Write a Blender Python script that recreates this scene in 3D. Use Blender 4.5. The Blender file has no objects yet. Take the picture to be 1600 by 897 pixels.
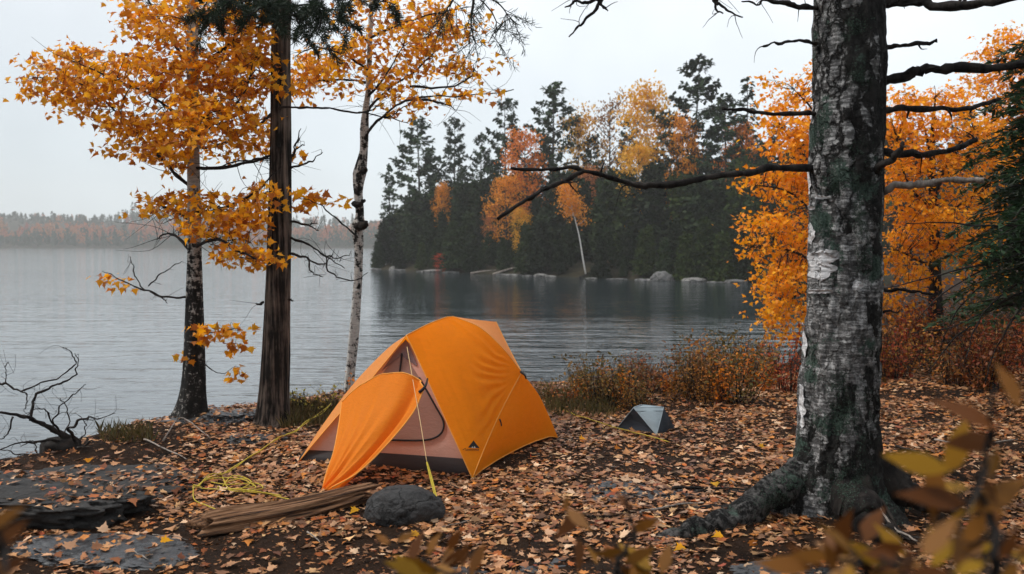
import bpy, math, random
import numpy as np
from mathutils import Vector, Matrix
from mathutils.bvhtree import BVHTree
R = math.radians
random.seed(7)
rng = np.random.default_rng(7)
scene = bpy.context.scene
COL = scene.collection
F = 1385.0; CAMH = 1.70; PITCH = math.atan(68.5 / F); WATER = -0.8
cp, sp = math.cos(PITCH), math.sin(PITCH)

# ------------------------------------------------------------------ photo rays -> world points
def ray(px, py):
    u = (px - 800) / F; v = -(py - 448.5) / F
    return np.array([u, cp + v * sp, -sp + v * cp])
def P(px, py, Y):
    d = ray(px, py); d = d * (Y / d[1]); return np.array([d[0], d[1], CAMH + d[2]])
def onz(px, py, z=0.0):
    d = ray(px, py); t = (z - CAMH) / d[2]; return np.array([d[0] * t, d[1] * t, z])
def onplane(px, py, p0, n):
    d = ray(px, py); o = np.array([0, 0, CAMH]); t = np.dot(p0 - o, n) / np.dot(d, n); return o + d * t

# ------------------------------------------------------------------ noise
def _h(i, j, k, s):
    a = (i.astype(np.uint32) * np.uint32(374761393) + j.astype(np.uint32) * np.uint32(668265263) + k.astype(np.uint32) * np.uint32(2147483647) + np.uint32((s * 974634) % 4294967295))
    a = (a ^ (a >> np.uint32(13))) * np.uint32(1274126177)
    a = a ^ (a >> np.uint32(16))
    return (a & np.uint32(0xffff)).astype(np.float64) / 32767.5 - 1
def vnoise(p, s=0):
    p = np.asarray(p, float); q = np.floor(p); f = p - q; f = f * f * (3 - 2 * f); q = q.astype(np.int64)
    i, j, k = q[..., 0], q[..., 1], q[..., 2]; x, y, z = f[..., 0], f[..., 1], f[..., 2]
    L = lambda a, b, t: a + (b - a) * t
    g = lambda a, b, c: _h(i + a, j + b, k + c, s)
    return L(L(L(g(0,0,0), g(1,0,0), x), L(g(0,1,0), g(1,1,0), x), y), L(L(g(0,0,1), g(1,0,1), x), L(g(0,1,1), g(1,1,1), x), y), z)
def fbm(p, o=4, s=0):
    p = np.asarray(p, float); r = 0; a = 1.0; t = 0
    for i in range(o):
        r = r + a * vnoise(p * (2 ** i) + i * 17.3, s + i); t += a; a *= .5
    return r / t
def sstep(a, b, x):
    t = np.clip((x - a) / (b - a), 0, 1); return t * t * (3 - 2 * t)

# ------------------------------------------------------------------ object helpers
def tag(o, label=None, cat=None, group=None, kind=None):
    if label: o['label'] = label
    if cat: o['category'] = cat
    if group: o['group'] = group
    if kind: o['kind'] = kind
    return o
def thing(name, loc, label, cat, group=None, rz=0):
    o = bpy.data.objects.new(name, None); COL.objects.link(o); o.location = [float(c) for c in loc]; o.rotation_euler = (0, 0, rz)
    o.empty_display_size = .1
    return tag(o, label, cat, group)
def copy_tree(o, parent=None):
    c = o.copy(); COL.objects.link(c); c.parent = parent
    for ch in list(o.children): copy_tree(ch, c)
    return c

class Geo:
    def __init__(s): s.v = []; s.f = []; s.n = 0; s.m = []
    def add(s, v, f, mi=0):
        v = np.asarray(v, float).reshape(-1, 3); s.v.append(v)
        for q in f: s.f.append(tuple(int(i) + s.n for i in q)); s.m.append(mi)
        s.n += len(v); return s
    def verts(s): return np.concatenate(s.v) if s.v else np.zeros((0, 3))
def build(name, g, mats, parent=None, base=None, smooth=True):
    v = g.verts()
    if parent is not None: 
        b = np.array(parent.location) if base is None else np.asarray(base)
        pp = parent.parent
        if base is None:
            while pp is not None: b = b + np.array(pp.location); pp = pp.parent
        v = v - b
    elif base is not None: v = v - np.asarray(base)
    me = bpy.data.meshes.new(name); me.from_pydata(v.tolist(), [], g.f)
    mats = mats if isinstance(mats, (list, tuple)) else [mats]
    for m in mats: me.materials.append(m)
    if len(mats) > 1: me.polygons.foreach_set('material_index', g.m)
    if smooth: me.polygons.foreach_set('use_smooth', [True] * len(me.polygons))
    me.update()
    o = bpy.data.objects.new(name, me); COL.objects.link(o)
    if parent is not None: o.parent = parent
    elif base is not None: o.location = [float(c) for c in base]
    return o
def crom(pts, n):
    p = np.asarray(pts, float)
    if len(p) == 2: return p[0] + (p[1] - p[0]) * np.linspace(0, 1, n)[:, None]
    q = np.vstack([2 * p[0] - p[1], p, 2 * p[-1] - p[-2]]); out = []
    for t in np.linspace(0, len(p) - 1, n):
        i = min(int(t), len(p) - 2); u = t - i; a, b, c, d = q[i:i + 4]
        out.append(.5 * ((2 * b) + (-a + c) * u + (2 * a - 5 * b + 4 * c - d) * u * u + (-a + 3 * b - 3 * c + d) * u ** 3))
    return np.array(out)
def tube(g, pts, r0, r1=None, n=None, sides=6, jit=0, seed=0, knob=0, mi=0, rough=0, smoothpath=True, pw=1.0):
    pts = np.asarray(pts, float)
    n = n or max(2, len(pts) * 4)
    c = crom(pts, n) if smoothpath else pts
    n = len(c)
    if np.ndim(r0) == 0:
        r1 = r0 if r1 is None else r1
        rad = r0 + (r1 - r0) * np.linspace(0, 1, n) ** pw
    else: rad = np.interp(np.linspace(0, 1, n), np.linspace(0, 1, len(r0)), r0)
    if jit:
        w = np.linspace(0, 1, n)[:, None]
        L = np.linalg.norm(c[-1] - c[0])
        k = np.stack([fbm(np.stack([np.arange(n) * .35 + 3.3, np.full(n, seed + 9.1 * a), np.zeros(n)], 1), 3, seed + a) for a in range(3)], 1)
        c = c + (k - k[0]) * jit * np.minimum(1, w * 6)
    if knob: rad = rad * (1 + knob * vnoise(np.stack([np.arange(n) * .9, np.full(n, seed * 1.7), np.zeros(n)], 1), seed))
    t = np.gradient(c, axis=0); t /= np.linalg.norm(t, axis=1)[:, None] + 1e-9
    ref = np.array([0, 0, 1.]) if abs(t[0][2]) < .8 else np.array([1., 0, 0])
    a = np.cross(t[0], ref); a /= np.linalg.norm(a)
    V = []; th = np.linspace(0, 2 * math.pi, sides, endpoint=False)
    for i in range(n):
        a = a - t[i] * np.dot(a, t[i]); a /= np.linalg.norm(a) + 1e-9; b = np.cross(t[i], a)
        rr = np.full(sides, rad[i])
        if rough: rr = rr * (1 + rough * vnoise(np.stack([np.cos(th) * 2.2, np.sin(th) * 2.2, np.full(sides, i * .35 + seed)], 1), seed))
        V.append(c[i] + rr[:, None] * (np.cos(th)[:, None] * a + np.sin(th)[:, None] * b))
    V = np.concatenate(V); fc = []
    for i in range(n - 1):
        for j in range(sides):
            k = (j + 1) % sides
            fc.append((i * sides + j, i * sides + k, (i + 1) * sides + k, (i + 1) * sides + j))
    fc.append(tuple(range(sides))[::-1]); fc.append(tuple((n - 1) * sides + j for j in range(sides)))
    g.add(V, fc, mi); return c
def grid_faces(nu, nv, wrap=False):
    f = []
    for i in range(nu - 1):
        for j in range(nv if wrap else nv - 1):
            k = (j + 1) % nv
            f.append((i * nv + j, i * nv + k, (i + 1) * nv + k, (i + 1) * nv + j))
    return f

# leaf outlines (unit length, stalk at 0,0, tip at 0,1)
_half = [(0.0, 0.0), (.12, .10), (.42, .12), (.30, .26), (.55, .42), (.28, .46), (.24, .62), (.12, .68)]
MAPLE = [(x, y) for x, y in _half] + [(0, 1)] + [(-x, y) for x, y in _half[:0:-1]]
OVAL = [(0, 0), (.2, .2), (.27, .45), (.18, .75), (0, 1), (-.18, .75), (-.27, .45), (-.2, .2)]
SPEAR = [(0, 0), (.19, .22), (.26, .42), (.2, .66), (.09, .86), (0, 1.06), (-.1, .85), (-.21, .64), (-.25, .4), (-.17, .2)]
NEEDLE = [(-.06, 0), (.06, 0), (.1, .5), (0, 1), (-.1, .5)]
DIAMOND = [(0, 0), (.33, .4), (.2, .8), (-.05, 1), (-.3, .6)]
def norm(a): return a / (np.linalg.norm(a, axis=-1, keepdims=True) + 1e-9)
def leaves(name, pos, nor, dirn, size, tmpl, mat, parent=None, fold=.25, curl=.15, base=None, jig=.0, seed=1):
    pos = np.asarray(pos, float); N = len(pos); r = np.random.default_rng(seed)
    n = norm(np.asarray(nor, float)); d = np.asarray(dirn, float); d = norm(d - n * np.sum(d * n, 1, keepdims=True)); s = np.cross(d, n)
    t = np.array(tmpl, float); K = len(t)
    fo = fold * r.normal(1, .6, N); cu = curl * r.normal(.6, 1, N)
    x = t[None, :, 0] * (1 + jig * r.normal(0, 1, (N, K))); y = t[None, :, 1] * (1 + jig * .5 * r.normal(0, 1, (N, K)))
    z = fo[:, None] * np.abs(x) - cu[:, None] * (y ** 2)
    V = pos[:, None, :] + np.asarray(size)[:, None, None] * (x[..., None] * s[:, None, :] + y[..., None] * d[:, None, :] + z[..., None] * n[:, None, :])
    V = V.reshape(-1, 3)
    if parent is not None:
        b = np.array(parent.location) if base is None else np.asarray(base)
        V = V - b
    elif base is not None: V = V - np.asarray(base)
    me = bpy.data.meshes.new(name); me.vertices.add(N * K); me.vertices.foreach_set('co', V.astype(np.float32).ravel())
    me.loops.add(N * K); me.loops.foreach_set('vertex_index', np.arange(N * K, dtype=np.int32))
    me.polygons.add(N); me.polygons.foreach_set('loop_start', np.arange(0, N * K, K, dtype=np.int32)); 
    me.update(calc_edges=True); me.validate()
    me.materials.append(mat)
    o = bpy.data.objects.new(name, me); COL.objects.link(o)
    if parent is not None: o.parent = parent
    elif base is not None: o.location = [float(c) for c in base]
    return o

# ------------------------------------------------------------------ materials
def srgb(r, g, b):
    f = lambda c: (c / 255) / 12.92 if c / 255 <= .04045 else ((c / 255 + .055) / 1.055) ** 2.4
    return (f(r), f(g), f(b), 1)
class NT:
    def __init__(s, name):
        s.mat = bpy.data.materials.new(name); s.mat.use_nodes = True; s.t = s.mat.node_tree; s.t.nodes.clear()
        s.out = s.t.nodes.new('ShaderNodeOutputMaterial')
    def n(s, typ, ins=None, **props):
        nd = s.t.nodes.new('ShaderNode' + typ)
        for k, v in props.items(): setattr(nd, k, v)
        for k, v in (ins or {}).items(): s.set(nd.inputs[k], v)
        return nd
    def set(s, sock, v):
        if isinstance(v, bpy.types.NodeSocket): s.t.links.new(v, sock)
        elif isinstance(v, bpy.types.Node): s.t.links.new(v.outputs[0], sock)
        else: sock.default_value = v
    def obj(s, scale=(1, 1, 1), rot=(0, 0, 0)):
        tc = s.n('TexCoord'); m = s.n('Mapping', {'Vector': tc.outputs['Object'], 'Scale': scale, 'Rotation': rot}); return m.outputs[0]
    def noise(s, vec, scale, detail=4, rough=.55, dist=0):
        return s.n('TexNoise', {'Vector': vec, 'Scale': scale, 'Detail': detail, 'Roughness': rough, 'Distortion': dist}).outputs[0]
    def ramp(s, fac, stops, interp='LINEAR'):
        r = s.n('ValToRGB', {'Fac': fac}); e = r.color_ramp.elements; r.color_ramp.interpolation = interp
        while len(e) < len(stops): e.new(.5)
        for x, (p, c) in zip(e, stops): x.position = p; x.color = c if len(c) == 4 else (*c, 1)
        return r.outputs[0]
    def mix(s, fac, a, b, typ='MIX'):
        m = s.n('Mix', data_type='RGBA', blend_type=typ); s.set(m.inputs[0], fac); s.set(m.inputs[6], a); s.set(m.inputs[7], b); return m.outputs[2]
    def math(s, op, a, b=0.0, clamp=False):
        m = s.n('Math', operation=op, use_clamp=clamp); s.set(m.inputs[0], a); s.set(m.inputs[1], b); return m.outputs[0]
    def bump(s, h, strength=.5, dist=.02):
        return s.n('Bump', {'Height': h, 'Strength': strength, 'Distance': dist}).outputs[0]
    def principled(s, col, rough=.7, normal=None, spec=.3, **kw):
        b = s.n('BsdfPrincipled', {'Base Color': col, 'Roughness': rough, 'Specular IOR Level': spec})
        if normal is not None: s.set(b.inputs['Normal'], normal)
        for k, v in kw.items(): s.set(b.inputs[k], v)
        return b.outputs[0]
    def done(s, sh): s.t.links.new(sh, s.out.inputs[0]); return s.mat
def g3(v): return (v, v, v, 1)
def leafmat(name, cols, trans=.35, rough=.5, spec=.25, val=.25, ob=0):
    t = NT(name); gi = t.n('NewGeometry').outputs['Random Per Island']
    c = t.ramp(gi, [((i + .0) / max(1, len(cols) - 1), c) for i, c in enumerate(cols)])
    tc = t.obj(); ns = t.noise(tc, 9, 3)
    c = t.mix(1.0, c, t.ramp(ns, [(.3, g3(1 - val)), (.7, g3(1 + val))]), 'MULTIPLY')
    if ob: c = t.mix(1.0, c, t.ramp(t.n('ObjectInfo').outputs['Random'], [(0., (1 - ob, 1 - ob, 1 - ob, 1)), (.5, (1, 1, .9, 1)), (1., (1 + ob * 1.5, 1 + ob, 1 - ob * .3, 1))]), 'MULTIPLY')
    a = t.principled(c, rough, spec=spec); b = t.n('BsdfTranslucent', {'Color': c}).outputs[0]
    m = t.n('MixShader', {0: trans}); t.set(m.inputs[1], a); t.set(m.inputs[2], b); return t.done(m.outputs[0])

M = {}
M['maple'] = leafmat('amber_leaf', [(.80, .30, .004, 1), (.92, .40, .008, 1), (.95, .47, .014, 1), (.88, .35, .006, 1), (.88, .47, .03, 1), (.40, .11, .008, 1), (.62, .2, .01, 1), (.34, .10, .01, 1)], .55)
M['maple_deep'] = leafmat('deep_orange_leaf', [(.92, .34, .003, 1), (.96, .41, .005, 1), (.90, .29, .003, 1), (.97, .47, .008, 1), (.76, .22, .004, 1), (.94, .37, .004, 1)], .42)
M['maple_rust'] = leafmat('rust_orange_leaf', [(.62, .17, .01, 1), (.70, .22, .012, 1), (.5, .11, .008, 1), (.72, .27, .02, 1)], .4)
M['ground_leaf'] = leafmat('fallen_leaf', [(.32, .115, .032, 1), (.52, .25, .10, 1), (.10, .035, .012, 1), (.66, .39, .18, 1), (.40, .10, .015, 1), (.05, .02, .011, 1), (.46, .23, .115, 1), (.12, .045, .02, 1), (.72, .48, .30, 1), (.24, .075, .025, 1), (.42, .19, .085, 1), (.07, .028, .014, 1), (.56, .20, .035, 1), (.20, .085, .04, 1), (.58, .32, .17, 1), (.32, .12, .04, 1), (.14, .075, .03, 1), (.26, .05, .018, 1)], .1, .5, .25, .4)
M['needle'] = leafmat('dark_needles', [(.010, .020, .012, 1), (.022, .038, .018, 1), (.014, .028, .018, 1)], .15, .6)
M['needle_far'] = leafmat('pine_needles', [(.014, .032, .014, 1), (.026, .048, .018, 1), (.022, .042, .026, 1)], .15, .6, .1, .25, .3)
M['cedar'] = leafmat('cedar_foliage', [(.010, .024, .009, 1), (.022, .036, .010, 1), (.014, .03, .011, 1), (.03, .044, .016, 1)], .12, .6, .1, .25, .55)
M['hemlock'] = leafmat('hemlock_needles', [(.012, .035, .014, 1), (.02, .055, .02, 1), (.03, .06, .02, 1)], .25, .55)
for nm, c in dict(orange=[(.70, .26, .012), (.78, .32, .018), (.60, .18, .012)], yellow=[(.72, .36, .02), (.78, .42, .03), (.66, .28, .02)], red=[(.62, .14, .012), (.70, .21, .015), (.62, .2, .015)],
                  pink=[(.5, .17, .05), (.56, .22, .06), (.42, .12, .04)], brown=[(.25, .13, .06), (.34, .17, .07), (.2, .09, .04)], rust=[(.34, .085, .015), (.40, .105, .018), (.22, .05, .012)], ochre=[(.34, .11, .018), (.28, .09, .018)], wine=[(.36, .05, .025), (.22, .05, .025)], scarlet=[(.5, .04, .015), (.4, .05, .015), (.5, .08, .02)]).items():
    M['far_' + nm] = leafmat('far_leaf_' + nm, [(*x, 1) for x in c], .35)
M['shrub_rust'] = leafmat('russet_shrub_leaf', [(.20, .045, .014, 1), (.32, .09, .018, 1), (.11, .04, .016, 1), (.42, .16, .03, 1), (.08, .05, .016, 1)], .3)
M['shrub_amber'] = leafmat('amber_shrub_leaf', [(.45, .16, .02, 1), (.30, .10, .016, 1), (.55, .24, .03, 1), (.14, .06, .018, 1), (.22, .12, .02, 1)], .3)
M['shrub_olive'] = leafmat('olive_shrub_leaf', [(.10, .09, .02, 1), (.16, .11, .025, 1), (.24, .10, .02, 1), (.07, .06, .02, 1), (.33, .17, .04, 1)], .3)
M['shrub_red'] = leafmat('crimson_shrub_leaf', [(.32, .05, .015, 1), (.22, .03, .012, 1), (.42, .10, .02, 1), (.14, .03, .015, 1)], .3)
M['fore_leaf'] = leafmat('near_leaf', [(.20, .070, .007, 1), (.27, .115, .009, 1), (.15, .045, .006, 1), (.13, .042, .008, 1), (.25, .095, .010, 1), (.20, .085, .014, 1)], .25, .5, .3, .12)
M['fore_yellow'] = leafmat('near_yellow_leaf', [(.42, .24, .015, 1), (.36, .17, .015, 1)], .3, .5, .3, .1)
M['yellow_plant'] = leafmat('yellow_green_leaf', [(.5, .38, .05, 1), (.38, .36, .06, 1), (.55, .28, .04, 1)], .35)
M['grass'] = leafmat('dry_grass', [(.16, .12, .04, 1), (.08, .08, .025, 1), (.22, .15, .06, 1), (.10, .07, .03, 1)], .2)
M['moss'] = leafmat('lichen_tuft', [(.022, .045, .03, 1), (.045, .075, .055, 1), (.014, .028, .018, 1), (.075, .105, .085, 1)], .1, .8)

def barkmat(name, dark, light, zs=.16, scale=9, bumpd=.02, extra=None, thresh=(.4, .62), lich=0, lichc=(.2, .24, .2, 1)):
    t = NT(name); v = t.obj((1, 1, zs)); n1 = t.noise(v, scale, 6, .65); n2 = t.noise(t.obj(), 3.0, 4, .6); n3 = t.noise(t.obj((1, 1, .5)), 40, 4)
    f = t.math('ADD', n1, t.math('MULTIPLY', t.math('SUBTRACT', n2, .5), .5))
    c = t.ramp(f, [(thresh[0], dark), (thresh[1], light)])
    if lich:
        l = t.ramp(t.math('ADD', t.noise(t.obj(), 5, 6, .7), 0), [(.6 - lich, g3(0)), (.66 - lich, g3(1))]); c = t.mix(l, c, lichc)
    h = t.math('ADD', n1, t.math('MULTIPLY', n3, .35))
    return t.done(t.principled(c, .9, t.bump(h, .9, bumpd), .15))
M['pine_bark'] = barkmat('pine_bark', (.008, .006, .005, 1), (.17, .13, .105, 1), .055, 26, .04, thresh=(.42, .66))
M['dark_bark'] = barkmat('dark_bark', (.006, .005, .005, 1), (.03, .025, .022, 1), .3, 14, .02)
M['twig'] = barkmat('twig_bark', (.008, .007, .007, 1), (.035, .028, .024, 1), .5, 30, .005)
M['grey_wood'] = barkmat('bleached_wood', (.10, .085, .075, 1), (.34, .29, .25, 1), .3, 20, .01)
M['far_trunk'] = barkmat('far_trunk_bark', (.02, .017, .015, 1), (.07, .06, .05, 1), .2, 4, .03)
M['far_birch'] = barkmat('far_birch_bark', (.10, .09, .085, 1), (.6, .58, .55, 1), .4, 3, .01, thresh=(.25, .4))
def birchmat(name, zlo, zhi, white=(.50, .47, .44, 1), lo=-.22, hi=.16, zband=None):
    t = NT(name); a = t.noise(t.obj((1, 1, 2.2)), 11, 6, .75, .5); b = t.noise(t.obj((1, 1, .5)), 17, 6, .7); tc = t.n('TexCoord').outputs['Object']
    z = t.n('SeparateXYZ', {0: tc}).outputs[2]; up = t.n('MapRange', {0: z, 1: zlo, 2: zhi, 3: lo, 4: hi}).outputs[0]
    if zband: up = t.math('SUBTRACT', up, t.ramp(t.n('MapRange', {0: z, 1: zband[0], 2: zband[1], 3: 0., 4: 1.}).outputs[0], [(0., g3(0)), (.25, g3(zband[2])), (.75, g3(zband[2])), (1., g3(0))]))
    f = t.math('ADD', t.math('MULTIPLY', t.math('ADD', a, b), .5), up)
    grey = t.ramp(t.noise(t.obj((1, 1, 5)), 16, 5, .7), [(.3, tuple(x * .45 for x in white[:3]) + (1,)), (.62, white)])
    c = t.mix(t.ramp(f, [(.47, g3(0)), (.515, g3(1))]), t.ramp(b, [(.4, (.006, .0055, .005, 1)), (.7, (.03, .027, .024, 1))]), grey)
    return t.done(t.principled(c, .85, t.bump(t.math('ADD', t.math('ADD', b, f), t.math('MULTIPLY', t.noise(t.obj(), 60, 4), .4)), .9, .02), .2))
M['birch'] = birchmat('birch_bark', .9, 2.5, (.47, .445, .41, 1), -.07, .075)
M['slim_birch'] = birchmat('slim_birch_bark', 0, 1.0, (.60, .58, .55, 1), .025, .025, (1.5, 3.1, .05))
# old birch at the right: grey curling bark, black fissures, lichen
def oldbirch():
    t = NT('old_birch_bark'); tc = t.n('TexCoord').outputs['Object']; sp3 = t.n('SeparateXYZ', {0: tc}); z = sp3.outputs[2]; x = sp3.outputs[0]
    warp = t.n('TexNoise', {'Vector': tc, 'Scale': 7.0, 'Detail': 5, 'Roughness': .65}).outputs[1]
    wv = t.n('VectorMath', {0: warp, 'Scale': .16}, operation='SCALE').outputs[0]; wv = t.n('VectorMath', {0: tc, 1: wv}, operation='ADD').outputs[0]
    mp = t.n('Mapping', {'Vector': wv, 'Scale': (1, 1, .42)}).outputs[0]
    vd = t.n('TexVoronoi', {'Vector': mp, 'Scale': 13.0}, feature='DISTANCE_TO_EDGE').outputs[0]
    vc = t.n('TexVoronoi', {'Vector': mp, 'Scale': 13.0}, feature='F1').outputs['Color']; cell = t.n('SeparateColor', {0: vc}).outputs[0]
    big = t.noise(t.obj((1, 1, .45)), 4.2, 5, .6, .6); fine = t.noise(t.obj((1, 1, .7)), 34, 6, .75); hor = t.noise(t.obj((1, 1, 6)), 10, 5, .7)
    plate = t.ramp(vd, [(.03, g3(0)), (.11, g3(1))])
    low = t.n('MapRange', {0: z, 1: .15, 2: 1.0, 3: -.55, 4: 0.0}).outputs[0]; mid = t.n('MapRange', {0: z, 1: 2.15, 2: 1.7, 3: -.05, 4: .14}).outputs[0]
    k = t.math('ADD', t.math('ADD', t.math('MULTIPLY', cell, .55), t.math('MULTIPLY', big, .9)), t.math('ADD', t.math('ADD', low, mid), t.math('MULTIPLY', x, -1.15)))  # x term paints shade into the bark colour on the trunk's right side
    k = t.math('ADD', k, t.math('MULTIPLY', t.math('SUBTRACT', fine, .5), .5))
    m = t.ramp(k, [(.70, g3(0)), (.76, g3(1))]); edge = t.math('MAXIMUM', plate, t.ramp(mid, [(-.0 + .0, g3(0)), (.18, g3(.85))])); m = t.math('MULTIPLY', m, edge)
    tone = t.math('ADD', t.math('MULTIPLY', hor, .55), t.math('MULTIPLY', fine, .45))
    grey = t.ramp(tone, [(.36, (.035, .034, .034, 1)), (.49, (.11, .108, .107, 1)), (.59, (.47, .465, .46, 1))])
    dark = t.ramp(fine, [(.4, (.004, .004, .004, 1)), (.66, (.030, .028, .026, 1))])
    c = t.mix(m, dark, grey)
    lm = t.math('ADD', t.noise(t.obj(), 3.2, 3), t.math('MULTIPLY', t.noise(t.obj(), 48, 5, .75), .5))
    c = t.mix(t.ramp(lm, [(.83, g3(0)), (.87, g3(1))]), c, t.ramp(t.noise(t.obj(), 80, 3), [(.35, (.018, .036, .026, 1)), (.65, (.075, .11, .09, 1))]))
    h = t.math('ADD', t.math('ADD', t.math('MULTIPLY', m, .8), t.math('MULTIPLY', plate, .35)), t.math('MULTIPLY', fine, .7))
    return t.done(t.principled(c, .85, t.bump(h, 1.0, .03), .2))
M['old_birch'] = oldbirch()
def paperm():
    t = NT('peeling_paper_bark'); c = t.ramp(t.noise(t.obj((1, 1, 7)), 9, 5, .7), [(.35, (.22, .22, .22, 1)), (.6, (.74, .74, .75, 1))])
    return t.done(t.principled(c, .6, t.bump(t.noise(t.obj((1, 1, 3)), 30, 4), .5, .006), .3))
M['paper'] = paperm()
def rockmat(name, a, b, scale=3, rough=.6, lichen=.0):
    t = NT(name); n = t.noise(t.obj(), scale, 8, .65, .3); m = t.noise(t.obj(), scale * 14, 5, .7)
    c = t.ramp(n, [(.3, a), (.7, b)]); c = t.mix(.55, c, t.ramp(m, [(.35, g3(.55)), (.65, g3(1.25))]), 'MULTIPLY')
    wp = t.n('VectorMath', {0: t.n('TexNoise', {'Vector': t.obj(), 'Scale': scale * 2.5, 'Detail': 5}).outputs[1], 'Scale': .35 / scale * 2}, operation='SCALE').outputs[0]
    vp = t.n('VectorMath', {0: t.obj(), 1: wp}, operation='ADD').outputs[0]; crk = t.ramp(t.n('TexVoronoi', {'Vector': vp, 'Scale': scale * .8}, feature='DISTANCE_TO_EDGE').outputs[0], [(.0, g3(.25)), (.035, g3(1))]); c = t.mix(1.0, c, crk, 'MULTIPLY')
    spk = t.noise(t.obj(), scale * 40, 3, .8); c = t.mix(1.0, c, t.ramp(spk, [(.35, g3(.6)), (.5, g3(1)), (.68, g3(1.7))]), 'MULTIPLY')
    m = t.math('ADD', m, t.math('MULTIPLY', crk, 1.2))
    if lichen:
        l = t.math('ADD', t.noise(t.obj(), 4, 3), t.math('MULTIPLY', t.noise(t.obj(), 35, 4, .7), .4)); c = t.mix(t.ramp(l, [(.80 - lichen, g3(0)), (.88 - lichen, g3(1))]), c, (.13, .15, .13, 1))
    return t.done(t.principled(c, t.ramp(n, [(.3, g3(rough - .15)), (.7, g3(rough + .2))]), t.bump(t.math('ADD', n, t.math('MULTIPLY', m, .25)), .7, .03), .35))
M['slab'] = rockmat('wet_slab_rock', (.016, .017, .019, 1), (.062, .065, .071, 1), 2.2, .34)
M['slab_dark'] = rockmat('dark_ledge_rock', (.008, .008, .008, 1), (.034, .032, .031, 1), 2.2, .75)
M['boulder'] = rockmat('charcoal_boulder', (.018, .018, .019, 1), (.042, .040, .040, 1), 4, .75)
M['shore_rock'] = rockmat('pale_shore_rock', (.10, .097, .092, 1), (.27, .26, .245, 1), .8, .7)
M['shore_rock_dark'] = rockmat('grey_shore_rock', (.06, .06, .06, 1), (.17, .165, .16, 1), .8, .7)
def soilm():
    t = NT('leafy_soil'); n = t.noise(t.obj(), 1.3, 7, .7); m = t.noise(t.obj(), 24, 6, .75); k = t.noise(t.obj(), 90, 4, .7)
    c = t.ramp(n, [(.35, (.011, .007, .005, 1)), (.5, (.028, .016, .010, 1)), (.65, (.020, .014, .011, 1))])
    c = t.mix(.6, c, t.ramp(m, [(.35, g3(.45)), (.62, (1.6, 1.35, 1.1, 1))]), 'MULTIPLY')
    c = t.mix(t.ramp(k, [(.60, g3(0)), (.68, g3(.8))]), c, (.12, .06, .033, 1))
    return t.done(t.principled(c, t.ramp(n, [(.4, g3(.95)), (.7, g3(.75))]), t.bump(t.math('ADD', m, t.math('MULTIPLY', k, .5)), 1, .03), .08))
M['soil'] = soilm()
def forestfloor():
    t = NT('forest_floor'); n = t.noise(t.obj(), .8, 6, .7); return t.done(t.principled(t.ramp(n, [(.35, (.012, .014, .009, 1)), (.65, (.04, .032, .018, 1))]), .95, t.bump(n, 1, .3), .1))
M['forest_floor'] = forestfloor()
def waterm():
    t = NT('lake_water'); tc = t.n('TexCoord').outputs['Object']
    def wav(sx, sy, sc, det, rot=0, dist=.5): return t.noise(t.n('Mapping', {'Vector': tc, 'Scale': (sx, sy, 1), 'Rotation': (0, 0, rot)}).outputs[0], sc, det, .5, dist)
    a = wav(.30, 1.25, 1.1, 3, R(8)); b = wav(.7, 2.6, 1.7, 3, R(-10)); c = wav(.05, .4, .5, 2, R(4))
    x = t.n('SeparateXYZ', {0: tc}); patch = t.noise(t.n('Mapping', {'Vector': tc, 'Scale': (.02, .05, 1)}).outputs[0], 1.0, 3)
    # breeze reaches the open bay at the right, the left lies in the lee of the shore
    ratio = t.math('DIVIDE', x.outputs[0], t.math('ADD', x.outputs[1], 6.0))
    gust = t.n('MapRange', {0: ratio, 1: -.22, 2: .02, 3: .30, 4: 2.1}).outputs[0]
    gust = t.math('MULTIPLY', gust, t.ramp(patch, [(.3, g3(.7)), (.65, g3(1.15))]))
    lee = t.n('MapRange', {0: x.outputs[1], 1: 20.0, 2: 31.0, 3: 0.0, 4: 1.0}).outputs[0]
    bay = t.n('MapRange', {0: ratio, 1: -.2, 2: -.12, 3: 0.0, 4: .88}).outputs[0]
    gust = t.math('MULTIPLY', gust, t.math('SUBTRACT', 1.0, t.math('MULTIPLY', lee, bay)))
    h = t.math('MULTIPLY', t.math('ADD', t.math('ADD', t.math('MULTIPLY', a, 1.0), t.math('MULTIPLY', b, .42)), t.math('MULTIPLY', c, .8)), gust)
    bm = t.bump(h, 1.0, .16)
    return t.done(t.principled((.022, .032, .038, 1), .05, bm, 1.0, IOR=1.5))
M['water'] = waterm()
def fabric(name, col, trans, rough=.6, var=.05, spec=.15, coarse=18):
    t = NT(name); n = t.noise(t.obj((1, 1, 2.5)), coarse, 5, .6, .6); m = t.noise(t.obj(), 260, 2)
    c = t.mix(1.0, col, t.ramp(n, [(.3, g3(1 - var)), (.7, g3(1 + var * .5))]), 'MULTIPLY')
    nb = t.bump(t.math('ADD', n, t.math('MULTIPLY', m, .06)), .35, .012)
    a = t.principled(c, rough, nb, spec); b = t.n('BsdfTranslucent', {'Color': c, 'Normal': nb}).outputs[0]
    mx = t.n('MixShader', {0: trans}); t.set(mx.inputs[1], a); t.set(mx.inputs[2], b); return t.done(mx.outputs[0])
M['fly'] = fabric('orange_ripstop', (1.0, .30, .004, 1), .45)
M['fly_back'] = fabric('faded_orange_ripstop', (.88, .36, .10, 1), .4)
M['flap'] = fabric('orange_flap_nylon', (1.0, .29, .02, 1), .48, coarse=30)
M['inner'] = fabric('rose_inner_fabric', (.62, .38, .31, 1), .3)
M['netting'] = fabric('brown_mesh_door', (.34, .20, .16, 1), .3)
M['tub'] = fabric('charcoal_groundsheet', (.032, .026, .026, 1), .05)
M['seam'] = fabric('pale_orange_tape', (.9, .40, .08, 1), .2)
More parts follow.
